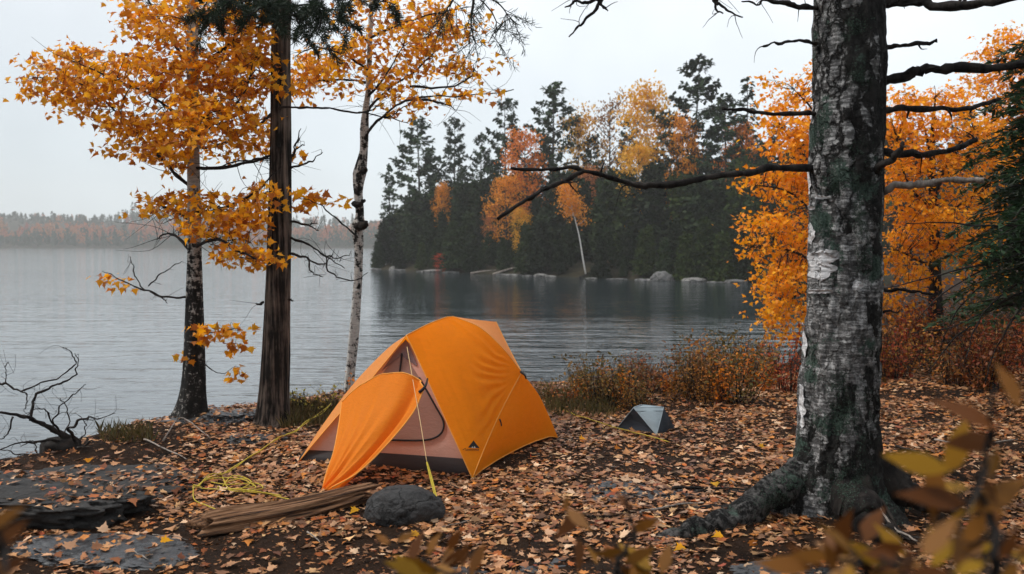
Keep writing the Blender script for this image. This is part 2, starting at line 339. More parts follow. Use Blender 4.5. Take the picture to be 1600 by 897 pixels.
M['zip'] = fabric('black_zip', (.02, .018, .02, 1), 0)
M['logo'] = fabric('printed_black', (.012, .013, .015, 1), 0, .5)
M['logo_pale'] = fabric('printed_pale', (.5, .42, .34, 1), 0, .5)
M['webbing'] = fabric('yellow_cord', (.52, .40, .05, 1), .05, .6, .3, coarse=60)
M['cord_pale'] = fabric('pale_guy_cord', (.70, .50, .26, 1), .05, .6)
M['grey_fly'] = fabric('pale_grey_nylon', (.36, .43, .47, 1), .25)
M['grey_dark'] = fabric('slate_nylon', (.035, .043, .055, 1), .1)
def woodlog():
    t = NT('weathered_log'); v = t.obj((.25, 9, 9)); n = t.noise(v, 5, 6, .7, .3); m = t.noise(t.obj((1, 30, 30)), 4, 4)
    c = t.ramp(n, [(.38, (.012, .006, .004, 1)), (.49, (.15, .068, .03, 1)), (.66, (.36, .20, .11, 1))])
    return t.done(t.principled(c, .8, t.bump(t.math('ADD', n, t.math('MULTIPLY', m, .5)), 1, .02), .25))
M['log'] = woodlog()

# ------------------------------------------------------------------ land and lake
def polysd(x, y, poly):
    p = np.array(poly, float); q = np.roll(p, -1, 0); X = np.stack([x, y], -1); best = np.full(x.shape, 1e9); ins = np.zeros(x.shape, bool)
    for a, b in zip(p, q):
        e = b - a; w = X - a; t = np.clip((w @ e) / (e @ e), 0, 1); d = np.hypot(w[..., 0] - t * e[0], w[..., 1] - t * e[1]); best = np.minimum(best, d)
        c = ((a[1] > y) != (b[1] > y)) & (x < (b[0] - a[0]) * (y - a[1]) / (b[1] - a[1] + 1e-12) + a[0]); ins ^= c
    return np.where(ins, best, -best)
NEAR = [(-60, 1), (-30, 4), (-9, 6.2), (-5.2, 6.6), (-4.3, 6.85), (-3.8, 7.2), (-3.7, 8.5), (-3.2, 9.1), (-2.5, 9.7), (-1.9, 10.5), (-.8, 10.7), (.4, 10.8), (1.6, 10.9), (2.8, 11.4), (4.2, 13), (5.2, 15.5), (7.5, 21), (13, 31), (22, 41), (45, 48), (90, 60), (120, 20), (90, -60), (-60, -60)]
def gz(x, y):
    x = np.asarray(x, float); y = np.asarray(y, float); d = polysd(x, y, NEAR) + .12 * fbm(np.stack([x * 1.3, y * 1.3, x * 0], -1), 3, 4)
    z = -1.7 * (1 - sstep(-1.0, .12, d))
    un = .05 * fbm(np.stack([x * .8, y * .8, x * 0], -1), 4, 2) + .02 * fbm(np.stack([x * 4, y * 4, x * 0], -1), 3, 3)
    return z + un + np.clip((x - 4) * .03, 0, .8) * (y > 0)
def gz1(x, y): return float(gz(np.array([x]), np.array([y]))[0])
def G(px, py):
    p = onz(px, py, 0)
    for _ in range(3): p = onz(px, py, gz1(p[0], p[1]))
    return p
def terrain(name, xs, ys, fz, mat, kind='structure', drop=None):
    X, Y = np.meshgrid(xs, ys, indexing='ij'); Z = fz(X, Y); g = Geo(); f = grid_faces(len(xs), len(ys))
    if drop is not None:
        zf = Z.ravel(); f = [q for q in f if max(zf[list(q)]) > drop]
    g.add(np.stack([X, Y, Z], -1), [q[::-1] for q in f]); return tag(build(name, g, mat), kind=kind)
def axis(parts):
    o = [parts[0][0]]
    for a, b, st in parts: o += list(np.arange(a, b, st)[1:]) + [b]
    return np.array(o)
ground = terrain('ground', axis([(-60, -8, 2), (-8, 9, .085), (9, 30, .7), (30, 120, 5)]), axis([(-60, 2, 2.5), (2, 14, .085), (14, 60, .9)]), gz, M['soil'], drop=-1.75)
g = Geo(); g.add([(-680, -300, WATER), (680, -300, WATER), (680, 690, WATER), (-680, 690, WATER)], [(0, 1, 2, 3)])
lake = tag(build('lake', g, M['water'], smooth=False), kind='structure')
ISL = [(-14.2, 87), (-9, 80), (-3, 73.5), (3, 66.5), (9, 61), (15, 57.5), (22, 52), (30, 47), (60, 44), (150, 60), (160, 190), (30, 190), (-2, 130), (-13, 100)]
def iz(x, y):
    d = polysd(x, y, ISL) + .8 * fbm(np.stack([x * .3, y * .3, x * 0], -1), 3, 8)
    return WATER - .8 + 1.1 * sstep(-2, 1.2, d) + .13 * np.clip(d, 0, 55) + .4 * fbm(np.stack([x * .2, y * .2, x * 0], -1), 3, 9) * sstep(0, 5, d)
def iz1(x, y): return float(iz(np.array([x]), np.array([y]))[0])
island = terrain('wooded_headland', np.arange(-20, 162, 1.6), np.arange(40, 192, 1.6), iz, M['forest_floor'], drop=WATER - .75)
def hz(x, y):
    s = y - 490 - 18 * fbm(np.stack([x * .006, y * 0, x * 0], -1), 3, 21)
    return WATER - 1 + 1.6 * sstep(-3, 3, s) + (7 * sstep(3, 60, s) + 9 * sstep(60, 150, s) * (1 + .35 * fbm(np.stack([x * .012, y * .02, x * 0], -1), 3, 22))) * np.clip(.62 - .0016 * x, .3, 1.4)
hills = terrain('hills', np.arange(-680, 681, 10.), np.arange(450, 685, 7.), hz, M['forest_floor'], drop=WATER - .9)

# far wood on the other side of the lake: one mass
def far_wood():
    r = np.random.default_rng(3); pos = []; nor = []; dr = []; sz = []; which = []
    for i in range(3000):
        x = r.uniform(-520, 260); back = r.random() < .33
        s_ = r.uniform(0, 50); y = 497 + (r.uniform(110, 165) if back else s_) + 18 * float(fbm(np.array([[x * .006, 0, 0]]), 3, 21)[0])
        z0 = float(hz(np.array([x]), np.array([y]))[0]); con = r.random() < (.92 if back else np.interp(s_, [0, 14, 22, 50], [.9, .7, .38, .5]))
        h = r.uniform(5, 8) if con else r.uniform(5, 9)
        h *= 1 + .45 * float(vnoise(np.array([[x * .03, back * 9., 0]]), 5)) + .2 * float(vnoise(np.array([[x * .11, back * 5., 0]]), 6))
        if con and r.random() < .05: h *= 1.4
        k = 34 if con else 40
        u = r.random(k); a = r.uniform(0, 6.28, k)
        if con: hh = u ** 1.0; rad = (1 - hh) * h * .2 * r.uniform(.7, 1.1, k); zz = z0 + .1 * h + hh * h * .93
        else: hh = r.uniform(0, 1, k); rad = np.sqrt(np.clip(1 - (2 * hh - 1) ** 2, 0, 1)) * h * .33 * np.sqrt(r.random(k)); zz = z0 + h * (.25 + .7 * hh)
        pos.append(np.stack([x + rad * np.cos(a), y + rad * np.sin(a), zz], 1)); nor.append(np.stack([np.cos(a), np.sin(a) - .6, r.normal(.3, .4, k)], 1)); dr.append(np.stack([r.normal(0, .4, k), r.normal(0, .4, k), np.full(k, -1.) if con else r.normal(0, 1, k)], 1))
        sz.append(np.full(k, 1.5 if con else 1.35) * r.uniform(.7, 1.3, k)); 
        cls = 0 if con else (1 + (r.random() < .35) + (r.random() < .2))
        which.append(np.full(k, cls))
    pos, nor, dr, sz, which = map(np.concatenate, (pos, nor, dr, sz, which))
    for c, nm, mt in ((0, 'far_conifer_wood', 'needle_far'), (1, 'far_rust_wood', 'far_rust'), (2, 'far_orange_wood', 'far_ochre'), (3, 'far_red_wood', 'far_wine')):
        m = which == c
        tag(leaves(nm, pos[m], nor[m], dr[m], sz[m], DIAMOND, M[mt], jig=.1), {0: 'hazy dark conifers massed on the far shore', 1: 'hazy rust coloured trees massed on the far shore', 2: 'hazy orange trees massed on the far shore', 3: 'hazy red trees massed on the far shore'}[c], 'forest', kind='stuff')
far_wood()

# ------------------------------------------------------------------ headland trees (built once per kind at unit size, copied)
def make_conifer(kind, seed, needles, h=16.0):
    r = np.random.default_rng(seed); tr = Geo(); lean = r.normal(0, .01, 2)
    top = np.array([lean[0] * h, lean[1] * h, h]); tube(tr, [(0, 0, -.6), top * .5, top], h * .012, .02, n=10, sides=6, jit=.1, seed=seed)
    pos = []; nor = []; dr = []; sz = []
    nb = {'pine': 50, 'spruce': 62, 'cedar': 95}[kind]; lo = {'pine': .30, 'spruce': .10, 'cedar': .02}[kind]
    for i in range(nb):
        t = lo + (1 - lo) * ((i + r.random()) / nb); z = t * h; q = (t - lo) / (1 - lo)
        if kind == 'pine': L = h * .235 * (1.05 - q ** 1.25) * r.choice([.45, .75, 1., 1.2], p=[.15, .3, .35, .2]) * (.6 + .4 * min(1, q * 4)) + .3
        elif kind == 'spruce': L = h * .15 * (1 - q) ** .85 * r.uniform(.55, 1.15) + .15
        else: L = h * .185 * (1 - q) ** .9 * r.uniform(.6, 1.2) + .12
        a = i * 2.4 + r.normal(0, .5); d = np.array([math.cos(a), math.sin(a), 0]); up = {'pine': r.uniform(-.02, .35), 'spruce': r.uniform(-.45, -.05), 'cedar': r.uniform(.1, .5)}[kind]
        if kind == 'pine' and q > .85: up = r.uniform(.3, .9)
        p0 = top * t
        ss = np.linspace(0, 1, 7); cl = p0 + L * (ss[:, None] * d + (up * ss ** 1.0 + (.22 if kind != 'cedar' else .1) * ss ** 3)[:, None] * np.array([0, 0, 1]))
        if kind != 'cedar': tube(tr, cl, .035 + .002 * L, .012, n=7, sides=3, smoothpath=False)
        k = int({'pine': 44, 'spruce': 28, 'cedar': 36}[kind] * (.35 + L / (h * .13)))
        s = r.uniform(.22 if kind == 'pine' else .1, 1.02, k); s = s ** (.75 if kind == 'pine' else .6)
        side = np.cross(d, [0, 0, 1]); wdt = {'pine': .15, 'spruce': .2, 'cedar': .36}[kind] * L
        pp = np.stack([np.interp(s, ss, cl[:, j]) for j in range(3)], 1) + np.outer(r.normal(0, 1, k) * wdt * (1.15 - s), side) + r.normal(0, {'pine': .07, 'spruce': .07, 'cedar': .3}[kind], (k, 3))
        pos.append(pp)
        dd = d + r.normal(0, .6, (k, 3)); dd[:, 2] += {'pine': .35, 'spruce': -.35, 'cedar': .55}[kind]; dr.append(dd)
        nn = r.normal(0, .5, (k, 3)); nn[:, 2] += .9 if kind != 'cedar' else .2; nn += d * .5; nor.append(nn)
        sz.append(r.uniform(.38, .75, k) * ({'pine': .72, 'spruce': .75, 'cedar': .85}[kind]))
    return tr, [np.concatenate(x) for x in (pos, nor, dr, sz)]
def make_broad(seed, h=12.0, lo=.3, wide=.27, dens=1.0, lean=0.0, bend=0.0):
    r = np.random.default_rng(seed); tr = Geo(); top = np.array([lean * h, 0, h * .92]); mid = top * .5 + np.array([bend * h, 0, 0])
    c = tube(tr, [(0, 0, -.6), mid, top], h * .011, .03, n=12, sides=6, jit=.12, seed=seed)
    pos = []; nor = []; dr = []; sz = []
    for i in range(26):
        t = lo + (1 - lo) * (i + r.random()) / 26; q = (t - lo) / (1 - lo); p0 = c[min(11, int(t * 11))]
        a = i * 2.4 + r.normal(0, .5); L = h * wide * (math.sin(math.pi * min(1, .18 + .8 * q)) ** .7) * r.uniform(.5, 1.15)
        e = p0 + np.array([math.cos(a) * L, math.sin(a) * L, L * r.uniform(.25, .9)]); e[2] = min(e[2], h)
        tube(tr, [p0, (p0 + e) / 2 + r.normal(0, .15, 3), e], .05, .012, n=6, sides=3)
        for s in range(5):
            cc = p0 + (e - p0) * r.uniform(.4, 1.05) + r.normal(0, .3, 3); k = int(24 * dens)
            pos.append(cc + r.normal(0, 1, (k, 3)) * np.array([.5, .5, .24])); n_ = r.normal(0, .7, (k, 3)); n_[:, 2] += .5; nor.append(n_); dr.append(r.normal(0, 1, (k, 3))); sz.append(r.uniform(.16, .34, k))
    return tr, [np.concatenate(x) for x in (pos, nor, dr, sz)]
PROTO = {}
def proto(key, nm, tr, lv, leafm, barkm, tmpl, h):
    root = bpy.data.objects.new(nm, None); COL.objects.link(root); root.empty_display_size = .1
    build('trunk', tr, M[barkm], root); leaves('crown', *lv, tmpl, M[leafm], root, jig=.1, fold=.15); PROTO[key] = (root, h, [False])
for i in range(4): PK = make_conifer('pine', 11 + i, 0); proto(('pine', i), 'white_pine', *PK, 'needle_far', 'far_trunk', NEEDLE if False else DIAMOND, 16.)
for i in range(2): proto(('spruce', i), 'spruce_tree', *make_conifer('spruce', 31 + i, 0), 'needle_far', 'far_trunk', DIAMOND, 16.)
for i in range(3): proto(('cedar', i), 'cedar_tree', *make_conifer('cedar', 41 + i, 0, 9.), 'cedar', 'far_trunk', DIAMOND, 9.)
for key, sd, col, bk, kw in (('orange', 51, 'far_orange', 'far_trunk', {}), ('yellow', 52, 'far_yellow', 'far_trunk', {}), ('red', 53, 'far_red', 'far_trunk', {}), ('pink', 54, 'far_pink', 'far_trunk', {}), ('brown', 55, 'far_brown', 'far_trunk', dict(dens=.45, wide=.2)),
                             ('tall_birch', 56, 'far_yellow', 'far_birch', dict(lo=.52, wide=.17, dens=.8)), ('lean_birch', 57, 'far_orange', 'far_birch', dict(lo=.62, wide=.15, dens=.75, lean=-.28, bend=.03)), ('scarlet', 58, 'far_scarlet', 'far_trunk', dict(lo=.1, wide=.4))):
    proto((key, 0), 'birch_tree' if 'birch' in key else ('scarlet_bush' if key == 'scarlet' else 'maple_tree'), *make_broad(sd, **kw), col, bk, DIAMOND, 12.)
def plant_far(key, px, py, Y, label, cat, group=None, wide=1.0, rz=None):
    root, h, used = PROTO[key]; p = P(px, py, Y); z = iz1(p[0], p[1]); H = p[2] - z
    o = root if not used[0] else copy_tree(root); used[0] = True
    s = max(.12, H / h); o.location = (p[0], p[1], z); o.scale = (s * wide, s * wide, s); o.rotation_euler = (0, 0, random.uniform(0, 6.28) if rz is None else rz)
    return tag(o, label, cat, group)
HG = 'trees on the wooded headland'
for key, px, py, Y, lab, w in (
    (('spruce', 0), 608, 256, 92, 'thin ragged spruce standing alone at the tip of the headland', .95),
    (('pine', 0), 655, 187, 93, 'open crowned white pine with long flat branches, second from the headland tip', 1.25),
    (('pine', 1), 709, 187, 90, 'slender pointed white pine against the sky, third from the headland tip', .95),
    (('pine', 2), 748, 212, 88, 'shorter white pine between the slender pine and the red maple', .8),
    (('pine', 3), 791, 158, 84, 'tall white pine with bare trunk just left of the red maple', .95),
    (('pine', 1), 866, 134, 80, 'tall dark white pine with broad rounded top right of the red maple', 1.15),
    (('pine', 2), 1081, 95, 74, 'tallest white pine on the headland, dark with a dense top', 1.15),
    (('spruce', 1), 1170, 120, 70, 'narrow dark spruce half hidden beside the orange maple lobe', 1.0),
    (('pine', 0), 1135, 152, 70, 'broad drooping white pine right of the tallest pine', 1.2),
    (('pine', 3), 1038, 190, 76, 'dark white pine standing behind the orange maple near the tallest pine', 1.0),
    (('pine', 0), 925, 215, 80, 'dark white pine behind the leaning birch', 1.0),
    (('pine', 1), 985, 185, 84, 'dark white pine behind the tall thin birch', 1.0),
    (('spruce', 0), 1210, 190, 66, 'dark spruce standing behind the orange maple lobe', 1.1)):
    plant_far(key, px, py, Y, lab, 'spruce' if key[0] == 'spruce' else 'pine tree', HG, w)
for key, px, py, Y, lab, w in (
    (('red', 0), 820, 188, 78, 'red maple glowing between two tall pines on the headland', .75),
    (('orange', 0), 790, 262, 76, 'orange maple below the red maple on the headland', .9),
    (('yellow', 0), 905, 162, 80, 'pale golden maple right of the broad topped pine', .65),
    (('brown', 0), 953, 128, 80, 'thinly leaved brown tree against the sky left of the tall birch', .75),
    (('tall_birch', 0), 1012, 106, 75, 'tall birch with white trunk and sparse orange crown on the headland', .8),
    (('yellow', 0), 998, 212, 70, 'bright yellow maple beside the white trunk of the tall birch', .7),
    (('orange', 0), 1067, 162, 72, 'pointed orange maple in front of the tallest pine', .62),
    (('lean_birch', 0), 917, 276, 65.4, 'small orange birch with a bare white leaning trunk above the shore', .9),
    (('yellow', 0), 812, 318, 72, 'small yellow maple low in the dark cedars', .6),
    (('pink', 0), 765, 330, 76, 'dull pink maple low in the cedars beside the small yellow maple', .5),
    (('pink', 0), 920, 250, 76, 'dull pink maple under the pale golden maple', .6),
    (('red', 0), 1155, 178, 70, 'orange red maple right of the tallest pine', .6),
    (('orange', 0), 690, 275, 86, 'faint orange maple between the two slender pines', .5),
    (('scarlet', 0), 690, 394, 76.4, 'scarlet bush at the water edge of the headland', 1.3),
    (('brown', 0), 940, 405, 64.6, 'brown bush at the water edge under the leaning birch', 1.8),
    (('orange', 0), 1052, 282, 68, 'small orange tree showing through the cedars below the tallest pine', .6)):
    plant_far(key, px, py, Y, lab, 'bush' if 'bush' in lab else ('birch' if 'birch' in lab else 'maple'), HG, w, rz=(0 if key[0] == 'lean_birch' else None))
CG = 'dark cedars packed along the headland shore'
r_ = random.Random(5)
def shoreY(px):
    return float(np.interp(px, [575, 640, 740, 850, 980, 1110, 1300, 1500], [88, 82, 75, 68.5, 62.5, 58.8, 54, 50]))
for row, (off, ylo) in enumerate(((-.8, 374), (2.2, 340), (7, 310), (12, 285), (19, 270))):
    px = 590 + row * 8
    while px < 1290:
        topline = float(np.interp(px, [585, 620, 700, 760, 850, 950, 1050, 1150, 1300], [345, 318, 295, 285, 275, 270, 262, 235, 230]))
        py = max(topline, ylo + r_.uniform(-34, 30) - (px - 600) * .035 * (row > 1))
        if px < 640: py = max(py, topline + 14)
        if row < 2 and 888 < px < 936: px += 16; continue
        plant_far(('cedar', r_.randrange(3)), px, py, shoreY(px) + off + r_.uniform(-.5, .9), 'dark green cedar in the dense wood above the shore of the headland', 'cedar', CG, r_.uniform(.95, 1.35))
        px += r_.uniform(24, 46) if row else r_.uniform(20, 36)
# wood behind the orange maples at the right, on the same shore
for i in range(16):
    px = 1240 + i * 27 + r_.uniform(-8, 8)
    plant_far(('pine', r_.randrange(4)) if i % 3 else ('cedar', r_.randrange(3)), px, r_.uniform(170, 250), r_.uniform(56, 75), 'dark conifer seen through the orange maples at the right', 'conifer', 'dark conifers behind the orange maples', 1.3)

# ------------------------------------------------------------------ near trees
def pxline(pts, Y):
    return np.array([P(p[0], p[1], Y + (p[2] if len(p) > 2 else 0)) for p in pts])
def sprays(root, name, ells, Y, spread, size, cover, mat, skel, seed, tmpl=MAPLE, twig=True, droop=.45, tm='twig', clump=.11, flat=.45):
    r = np.random.default_rng(seed); pos = []; nor = []; dr = []; tg = Geo(); skel = np.asarray(skel)
    apx = (size * F / Y) ** 2 * .30
    for e in ells:
        cx, cy, rx, ry = e[:4]; dy = e[4] if len(e) > 4 else 0; cv = e[5] if len(e) > 5 else 1
        nl = cover * cv * math.pi * rx * ry / apx; per = 13; ns = max(1, int(nl / per))
        for i in range(ns):
            u = r.normal(0, 1, 3); u /= np.linalg.norm(u); u *= r.random() ** .42
            yy = Y + dy + u[2] * min(spread, .35 + rx * Y / F)
            c = P(cx + u[0] * rx, cy + u[1] * ry, yy)
            j = np.argmin(np.sum((skel - c) ** 2 * [1, 1, 1.0], 1)); a = skel[j]
            out = c - a; L = np.linalg.norm(out); od = out / (L + 1e-6)
            if twig and L < 1.3 and r.random() < .8:
                tube(tg, [a, a + out * .5 + r.normal(0, .05, 3) + [0, 0, .05 * L], c], .005 * min(1.2, .5 + L), .0018, n=6, sides=3)
            k = max(3, int(r.normal(per, 3))); 
            pp = c + r.normal(0, 1, (k, 3)) * np.array([clump, clump, clump * flat]); pos.append(pp)
            n = r.normal(0, .55, (k, 3)); n[:, 2] += .7; n[:, 1] -= .35; nor.append(n)
            d = r.normal(0, .6, (k, 3)) + od * .5; d[:, 2] -= droop; dr.append(d)
    pos = np.concatenate(pos)
    leaves(name, pos, np.concatenate(nor), np.concatenate(dr), size * r.uniform(.6, 1.25, len(pos)), tmpl, mat, root, fold=.3, curl=.25, jig=.05, seed=seed)
    if tg.n: build('twig_sprays', tg, M[tm], root)
def trunk_tube(root, pts, widths, Y, mat, sides=28, n=60, rough=.10, flare=None, seed=1, slim=1.0):
    path = pxline(pts, Y); c = crom(path, n); w = np.interp(np.linspace(0, len(pts) - 1, n), np.arange(len(pts)), widths) / 2 / F * Y * slim
    th = np.linspace(0, 2 * math.pi, sides, endpoint=False); V = []
    zb = c[0][2]
    for i in range(n):
        h = c[i][2] - zb; rr = w[i] * (1 + rough * fbm(np.stack([np.cos(th) * 1.6, np.sin(th) * 1.6, np.full(sides, h * 1.2 + seed * 5)], 1), 3, seed) + rough * .5 * vnoise(np.stack([np.cos(th) * 6, np.sin(th) * 6, np.full(sides, h * 1.5)], 1), seed + 3))
        if flare:
            for (a, amp, dec, wid) in flare:
                da = np.angle(np.exp(1j * (th - a))); rr = rr + amp * math.exp(-max(h, 0) / dec) * np.exp(-(da / wid) ** 2)
        V.append(np.stack([c[i][0] + rr * np.cos(th), c[i][1] + rr * np.sin(th), np.full(sides, c[i][2])], 1))
    g = Geo(); g.add(np.concatenate(V), [q[::-1] for q in grid_faces(n, sides, True)] + [tuple((n - 1) * sides + j for j in range(sides))])
    return build('trunk', g, mat, root), c
def branch(root, lines, Y, mat, r0, r1, seed, jit=.02, knob=.25, sub=0, sublen=.25, name='branch', sides=7):
    g = Geo(); out = []
    for k, l in enumerate(lines):
        pts = pxline(l, Y); c = tube(g, pts, r0 if k == 0 else r0 * .6, r1, n=max(10, len(l) * 7), sides=sides, jit=jit, seed=seed + k, knob=knob, rough=.2); out.append(c)
        r = np.random.default_rng(seed + 50 + k)
        for i in range(sub):
            a = c[r.integers(2, len(c))]; d = r.normal(0, 1, 3); d[2] += .2; d /= np.linalg.norm(d); L = sublen * r.uniform(.3, 1.2)
            tube(g, [a, a + d * L * .5 + r.normal(0, .02, 3), a + d * L + r.normal(0, .05, 3)], r1 * .8, .0012, n=7, sides=3, jit=.01, seed=seed + i)
    return build(name, g, mat, root), np.concatenate(out)

# birch with amber leaves at the left
Yb = 8.6; b0 = G(301, 656)
birch = thing('birch_tree', b0, 'birch with blackened trunk base and wide amber crown at the left', 'birch tree')
_, tc1 = trunk_tube(birch, [(301, 664), (301, 640), (303, 600), (304, 540), (304, 470), (304, 400), (303, 300), (302, 200), (301, 100), (300, 0), (298, -120), (297, -260)], [54, 40, 36, 32, 26, 21, 20, 18, 17, 16, 14, 10], Yb, M['birch'], 26, 110, .13, [(R(180), .14, .16, .5), (R(-20), .12, .16, .5), (R(-100), .10, .14, .5), (R(90), .1, .16, .6)], 3)
for k, l in enumerate(([(296, 670), (262, 682, -.1), (225, 697, -.2), (200, 708, -.35)], [(312, 660), (338, 660, -.2), (365, 668, -.3)], [(300, 668), (285, 684, -.4), (322, 696, -.7)])):
    branch(birch, [l], Yb, M['dark_bark'], .055, .012, 70 + k, name='root')
sk = [tc1]
BR = [[(304, 115), (330, 95, -.2), (365, 60, -.4), (400, 30, -.5)], [(302, 210), (340, 190, -.4), (380, 150, -.6), (400, 90, -.7)], [(303, 262), (350, 262, -.3), (405, 250, -.3), (440, 250, -.1)], [(303, 296), (275, 270, .1), (245, 238, .2), (200, 190, .3), (130, 130, .3), (60, 120, .2)],
      [(302, 200), (250, 160, -.3), (190, 130, -.5), (120, 100, -.6)], [(301, 120), (270, 70, .2), (240, 20, .3), (215, -30, .4)], [(304, 330), (350, 325, -.4), (400, 300, -.6), (430, 270, -.6)], [(304, 385), (340, 375, -.4), (380, 395, -.7), (420, 410, -.7)],
      [(304, 350), (270, 325, .2), (235, 318, .3)], [(303, 395), (270, 365, .4), (245, 372, .5)], [(304, 230), (345, 225, .5), (400, 190, .8), (440, 170, .8)], [(300, 60), (340, 20, .3), (380, -20, .5)]]
for k, l in enumerate(BR):
    _, c = branch(birch, [l], Yb, M['twig'], .020, .005, 80 + k, sub=14, sublen=.45); sk.append(c)
_, c = branch(birch, [[(296, 464), (260, 465, -.2), (220, 452, -.3), (185, 438, -.4), (160, 424, -.4)], [(225, 453, -.3), (210, 425, -.2), (203, 400, -.2)], [(232, 447, -.3), (255, 425, -.3), (283, 408, -.3)], [(235, 456, -.2), (255, 466, -.3), (262, 472, -.4)]], Yb, M['twig'], .012, .003, 95, sub=3, sublen=.12); low1 = c
_, c2 = branch(birch, [[(312, 560), (330, 578, -.2), (350, 585, -.3)], [(312, 520), (340, 520, -.2), (370, 515, -.3)]], Yb, M['twig'], .007, .003, 99, sub=2, sublen=.1)
_, c3 = branch(birch, [[(290, 575), (284, 572, -.1)]], Yb, M['twig'], .004, .002, 98)
skel = np.concatenate(sk)
E1 = [(130, 112, 70, 52), (80, 120, 48, 36, .1), (110, 160, 55, 34, .2), (190, 120, 62, 40, -.3), (180, 190, 55, 32, .2), (250, 75, 62, 62), (235, 20, 50, 40, .2), (220, 215, 58, 46), (290, 150, 95, 62, -.2), (265, 240, 48, 34), (345, 95, 70, 55, -.4), (380, 175, 52, 46, -.4), (370, 45, 60, 40, -.3), (320, 15, 90, 26), (400, 115, 50, 60, -.3), (300, 200, 60, 50, -.6),
      (300, 320, 66, 26, -.2), (250, 318, 30, 22, .1), (365, 335, 62, 34, -.5), (410, 305, 42, 26, -.5), (330, 350, 52, 25, -.5), (385, 385, 48, 22, -.6), (345, 400, 26, 12, -.4), (410, 405, 34, 14, -.7), (410, 225, 44, 26, .4), (355, 235, 40, 18, .2, .6), (60, 130, 26, 26, .2, .6), (230, 300, 14, 10, .3)]
sprays(birch, 'crown', E1, Yb, .9, .069, 1.75, M['maple'], skel, 5, clump=.075)
sprays(birch, 'crown', [(185, 438, 20, 9, -.4), (220, 447, 26, 10, -.3), (165, 432, 10, 6, -.4)], Yb, .1, .07, 1.1, M['maple'], low1, 6, clump=.05, twig=False)
sprays(birch, 'crown', [(345, 528, 40, 20, -.3), (362, 553, 18, 14, -.3), (330, 515, 20, 15, -.25), (392, 518, 12, 5, -.3), (358, 582, 24, 12, -.3), (288, 565, 6, 14, -.1)], Yb, .12, .075, 1.5, M['maple'], np.concatenate([c2, c3]), 8, clump=.05)

# pine with bare trunk beside it
Yp = 8.3; b0 = G(425, 668)
pine = thing('pine_tree', b0, 'tall pine with straight fissured brown trunk beside the amber birch', 'pine tree')
_, tp = trunk_tube(pine, [(425, 676), (426, 655), (428, 610), (431, 540), (434, 460), (436, 380), (438, 300), (439, 200), (439, 100), (440, 0), (441, -140), (442, -300)], [64, 51, 46, 42, 39, 36, 34, 32, 30, 28, 24, 17], Yp, M['pine_bark'], 40, 120, .10, [(R(200), .07, .14, .6), (R(-30), .07, .14, .6), (R(-90), .05, .12, .6), (R(90), .07, .14, .8)], 5)
dead = [[[(452, 345), (478, 350, -.1), (496, 349, -.1)], [(470, 349), (490, 357, -.2), (495, 360)]], [[(455, 372), (485, 385, -.2), (510, 402, -.3), (535, 420, -.3)], [(500, 396, -.3), (520, 400, -.2), (545, 398, -.2)], [(510, 402, -.3), (515, 425, -.3), (548, 438, -.3), (575, 425, -.3)]], [[(455, 396), (480, 402, .2), (505, 412, .2), (520, 392, .2)], [(482, 403, .2), (487, 425, .1), (505, 432, .1)]],
        [[(452, 262), (458, 240), (470, 200)], [(460, 236), (475, 225)], [(458, 245), (466, 215)]], [[(454, 262), (480, 255, -.1), (505, 237, -.1)]], [[(418, 300), (395, 318, -.3), (370, 330, -.4)]], [[(424, 170), (455, 168, -.2), (500, 168, -.3), (555, 175, -.3), (600, 182, -.2), (640, 192, -.1)], [(560, 176, -.3), (580, 170, -.2), (600, 160, -.1)], [(600, 182, -.2), (620, 175, -.2), (650, 150)]], [[(424, 178), (400, 195, -.2), (380, 205, -.3)]], [[(423, 243), (380, 250, -.3), (322, 262, -.4)]], [[(414, 400), (398, 408, -.2)]], [[(448, 470), (458, 470, -.1)]], [[(412, 472), (400, 473, -.1)]]]
for k, l in enumerate(dead): branch(pine, l, Yp, M['twig'], .013, .0035, 120 + k, sub=7 if k in (1, 2) else 2, sublen=.22)
def needle_spray(root, lines, Y, seed, mat='needle', ln=.075, per=60, spread=.05, nm='needle_spray', tw=.012, hang=.25):
    g = Geo(); r = np.random.default_rng(seed); pos = []; dr = []
    for l in lines:
        c = tube(g, pxline(l, Y), tw, .003, n=14, sides=5, jit=.02, seed=seed)
        for i in range(10):
            s = r.uniform(.2, 1); a = c[int(s * 13)]; t = c[-1] - c[0]; t /= np.linalg.norm(t); d = t * .5 + r.normal(0, .5, 3); d[2] -= hang; d /= np.linalg.norm(d); L = r.uniform(.12, .36)
            e = tube(g, [a, a + d * L * .6, a + d * L + [0, 0, -.08 * L]], .004, .0015, n=6, sides=3)
            q = r.uniform(.1, 1, per); pp = np.stack([np.interp(q, np.linspace(0, 1, 6), e[:, j]) for j in range(3)], 1); pos.append(pp + r.normal(0, .008, pp.shape))
            dd = d * .7 + r.normal(0, .6, (per, 3)); dr.append(dd)
    pos = np.concatenate(pos); dr = np.concatenate(dr); nor = r.normal(0, 1, pos.shape)
    o = build('bough', g, M['twig'], root); o2 = leaves(nm, pos, nor, dr, ln * r.uniform(.6, 1.2, len(pos)), [(-.035, 0), (.035, 0), (.04, .6), (0, 1), (-.04, .6)], M[mat], root, fold=0, curl=.1)
needle_spray(pine, [[(438, 20), (400, 0, -.3), (340, 15, -.5), (305, 25, -.6)], [(438, -10), (400, -20, -.3), (360, 0, -.6), (330, 35, -.8)], [(438, 0), (410, 10, -.5), (385, 25, -.8)], [(438, -30), (380, -25, .2), (310, 0, .3)]], Yp, 141, per=170)
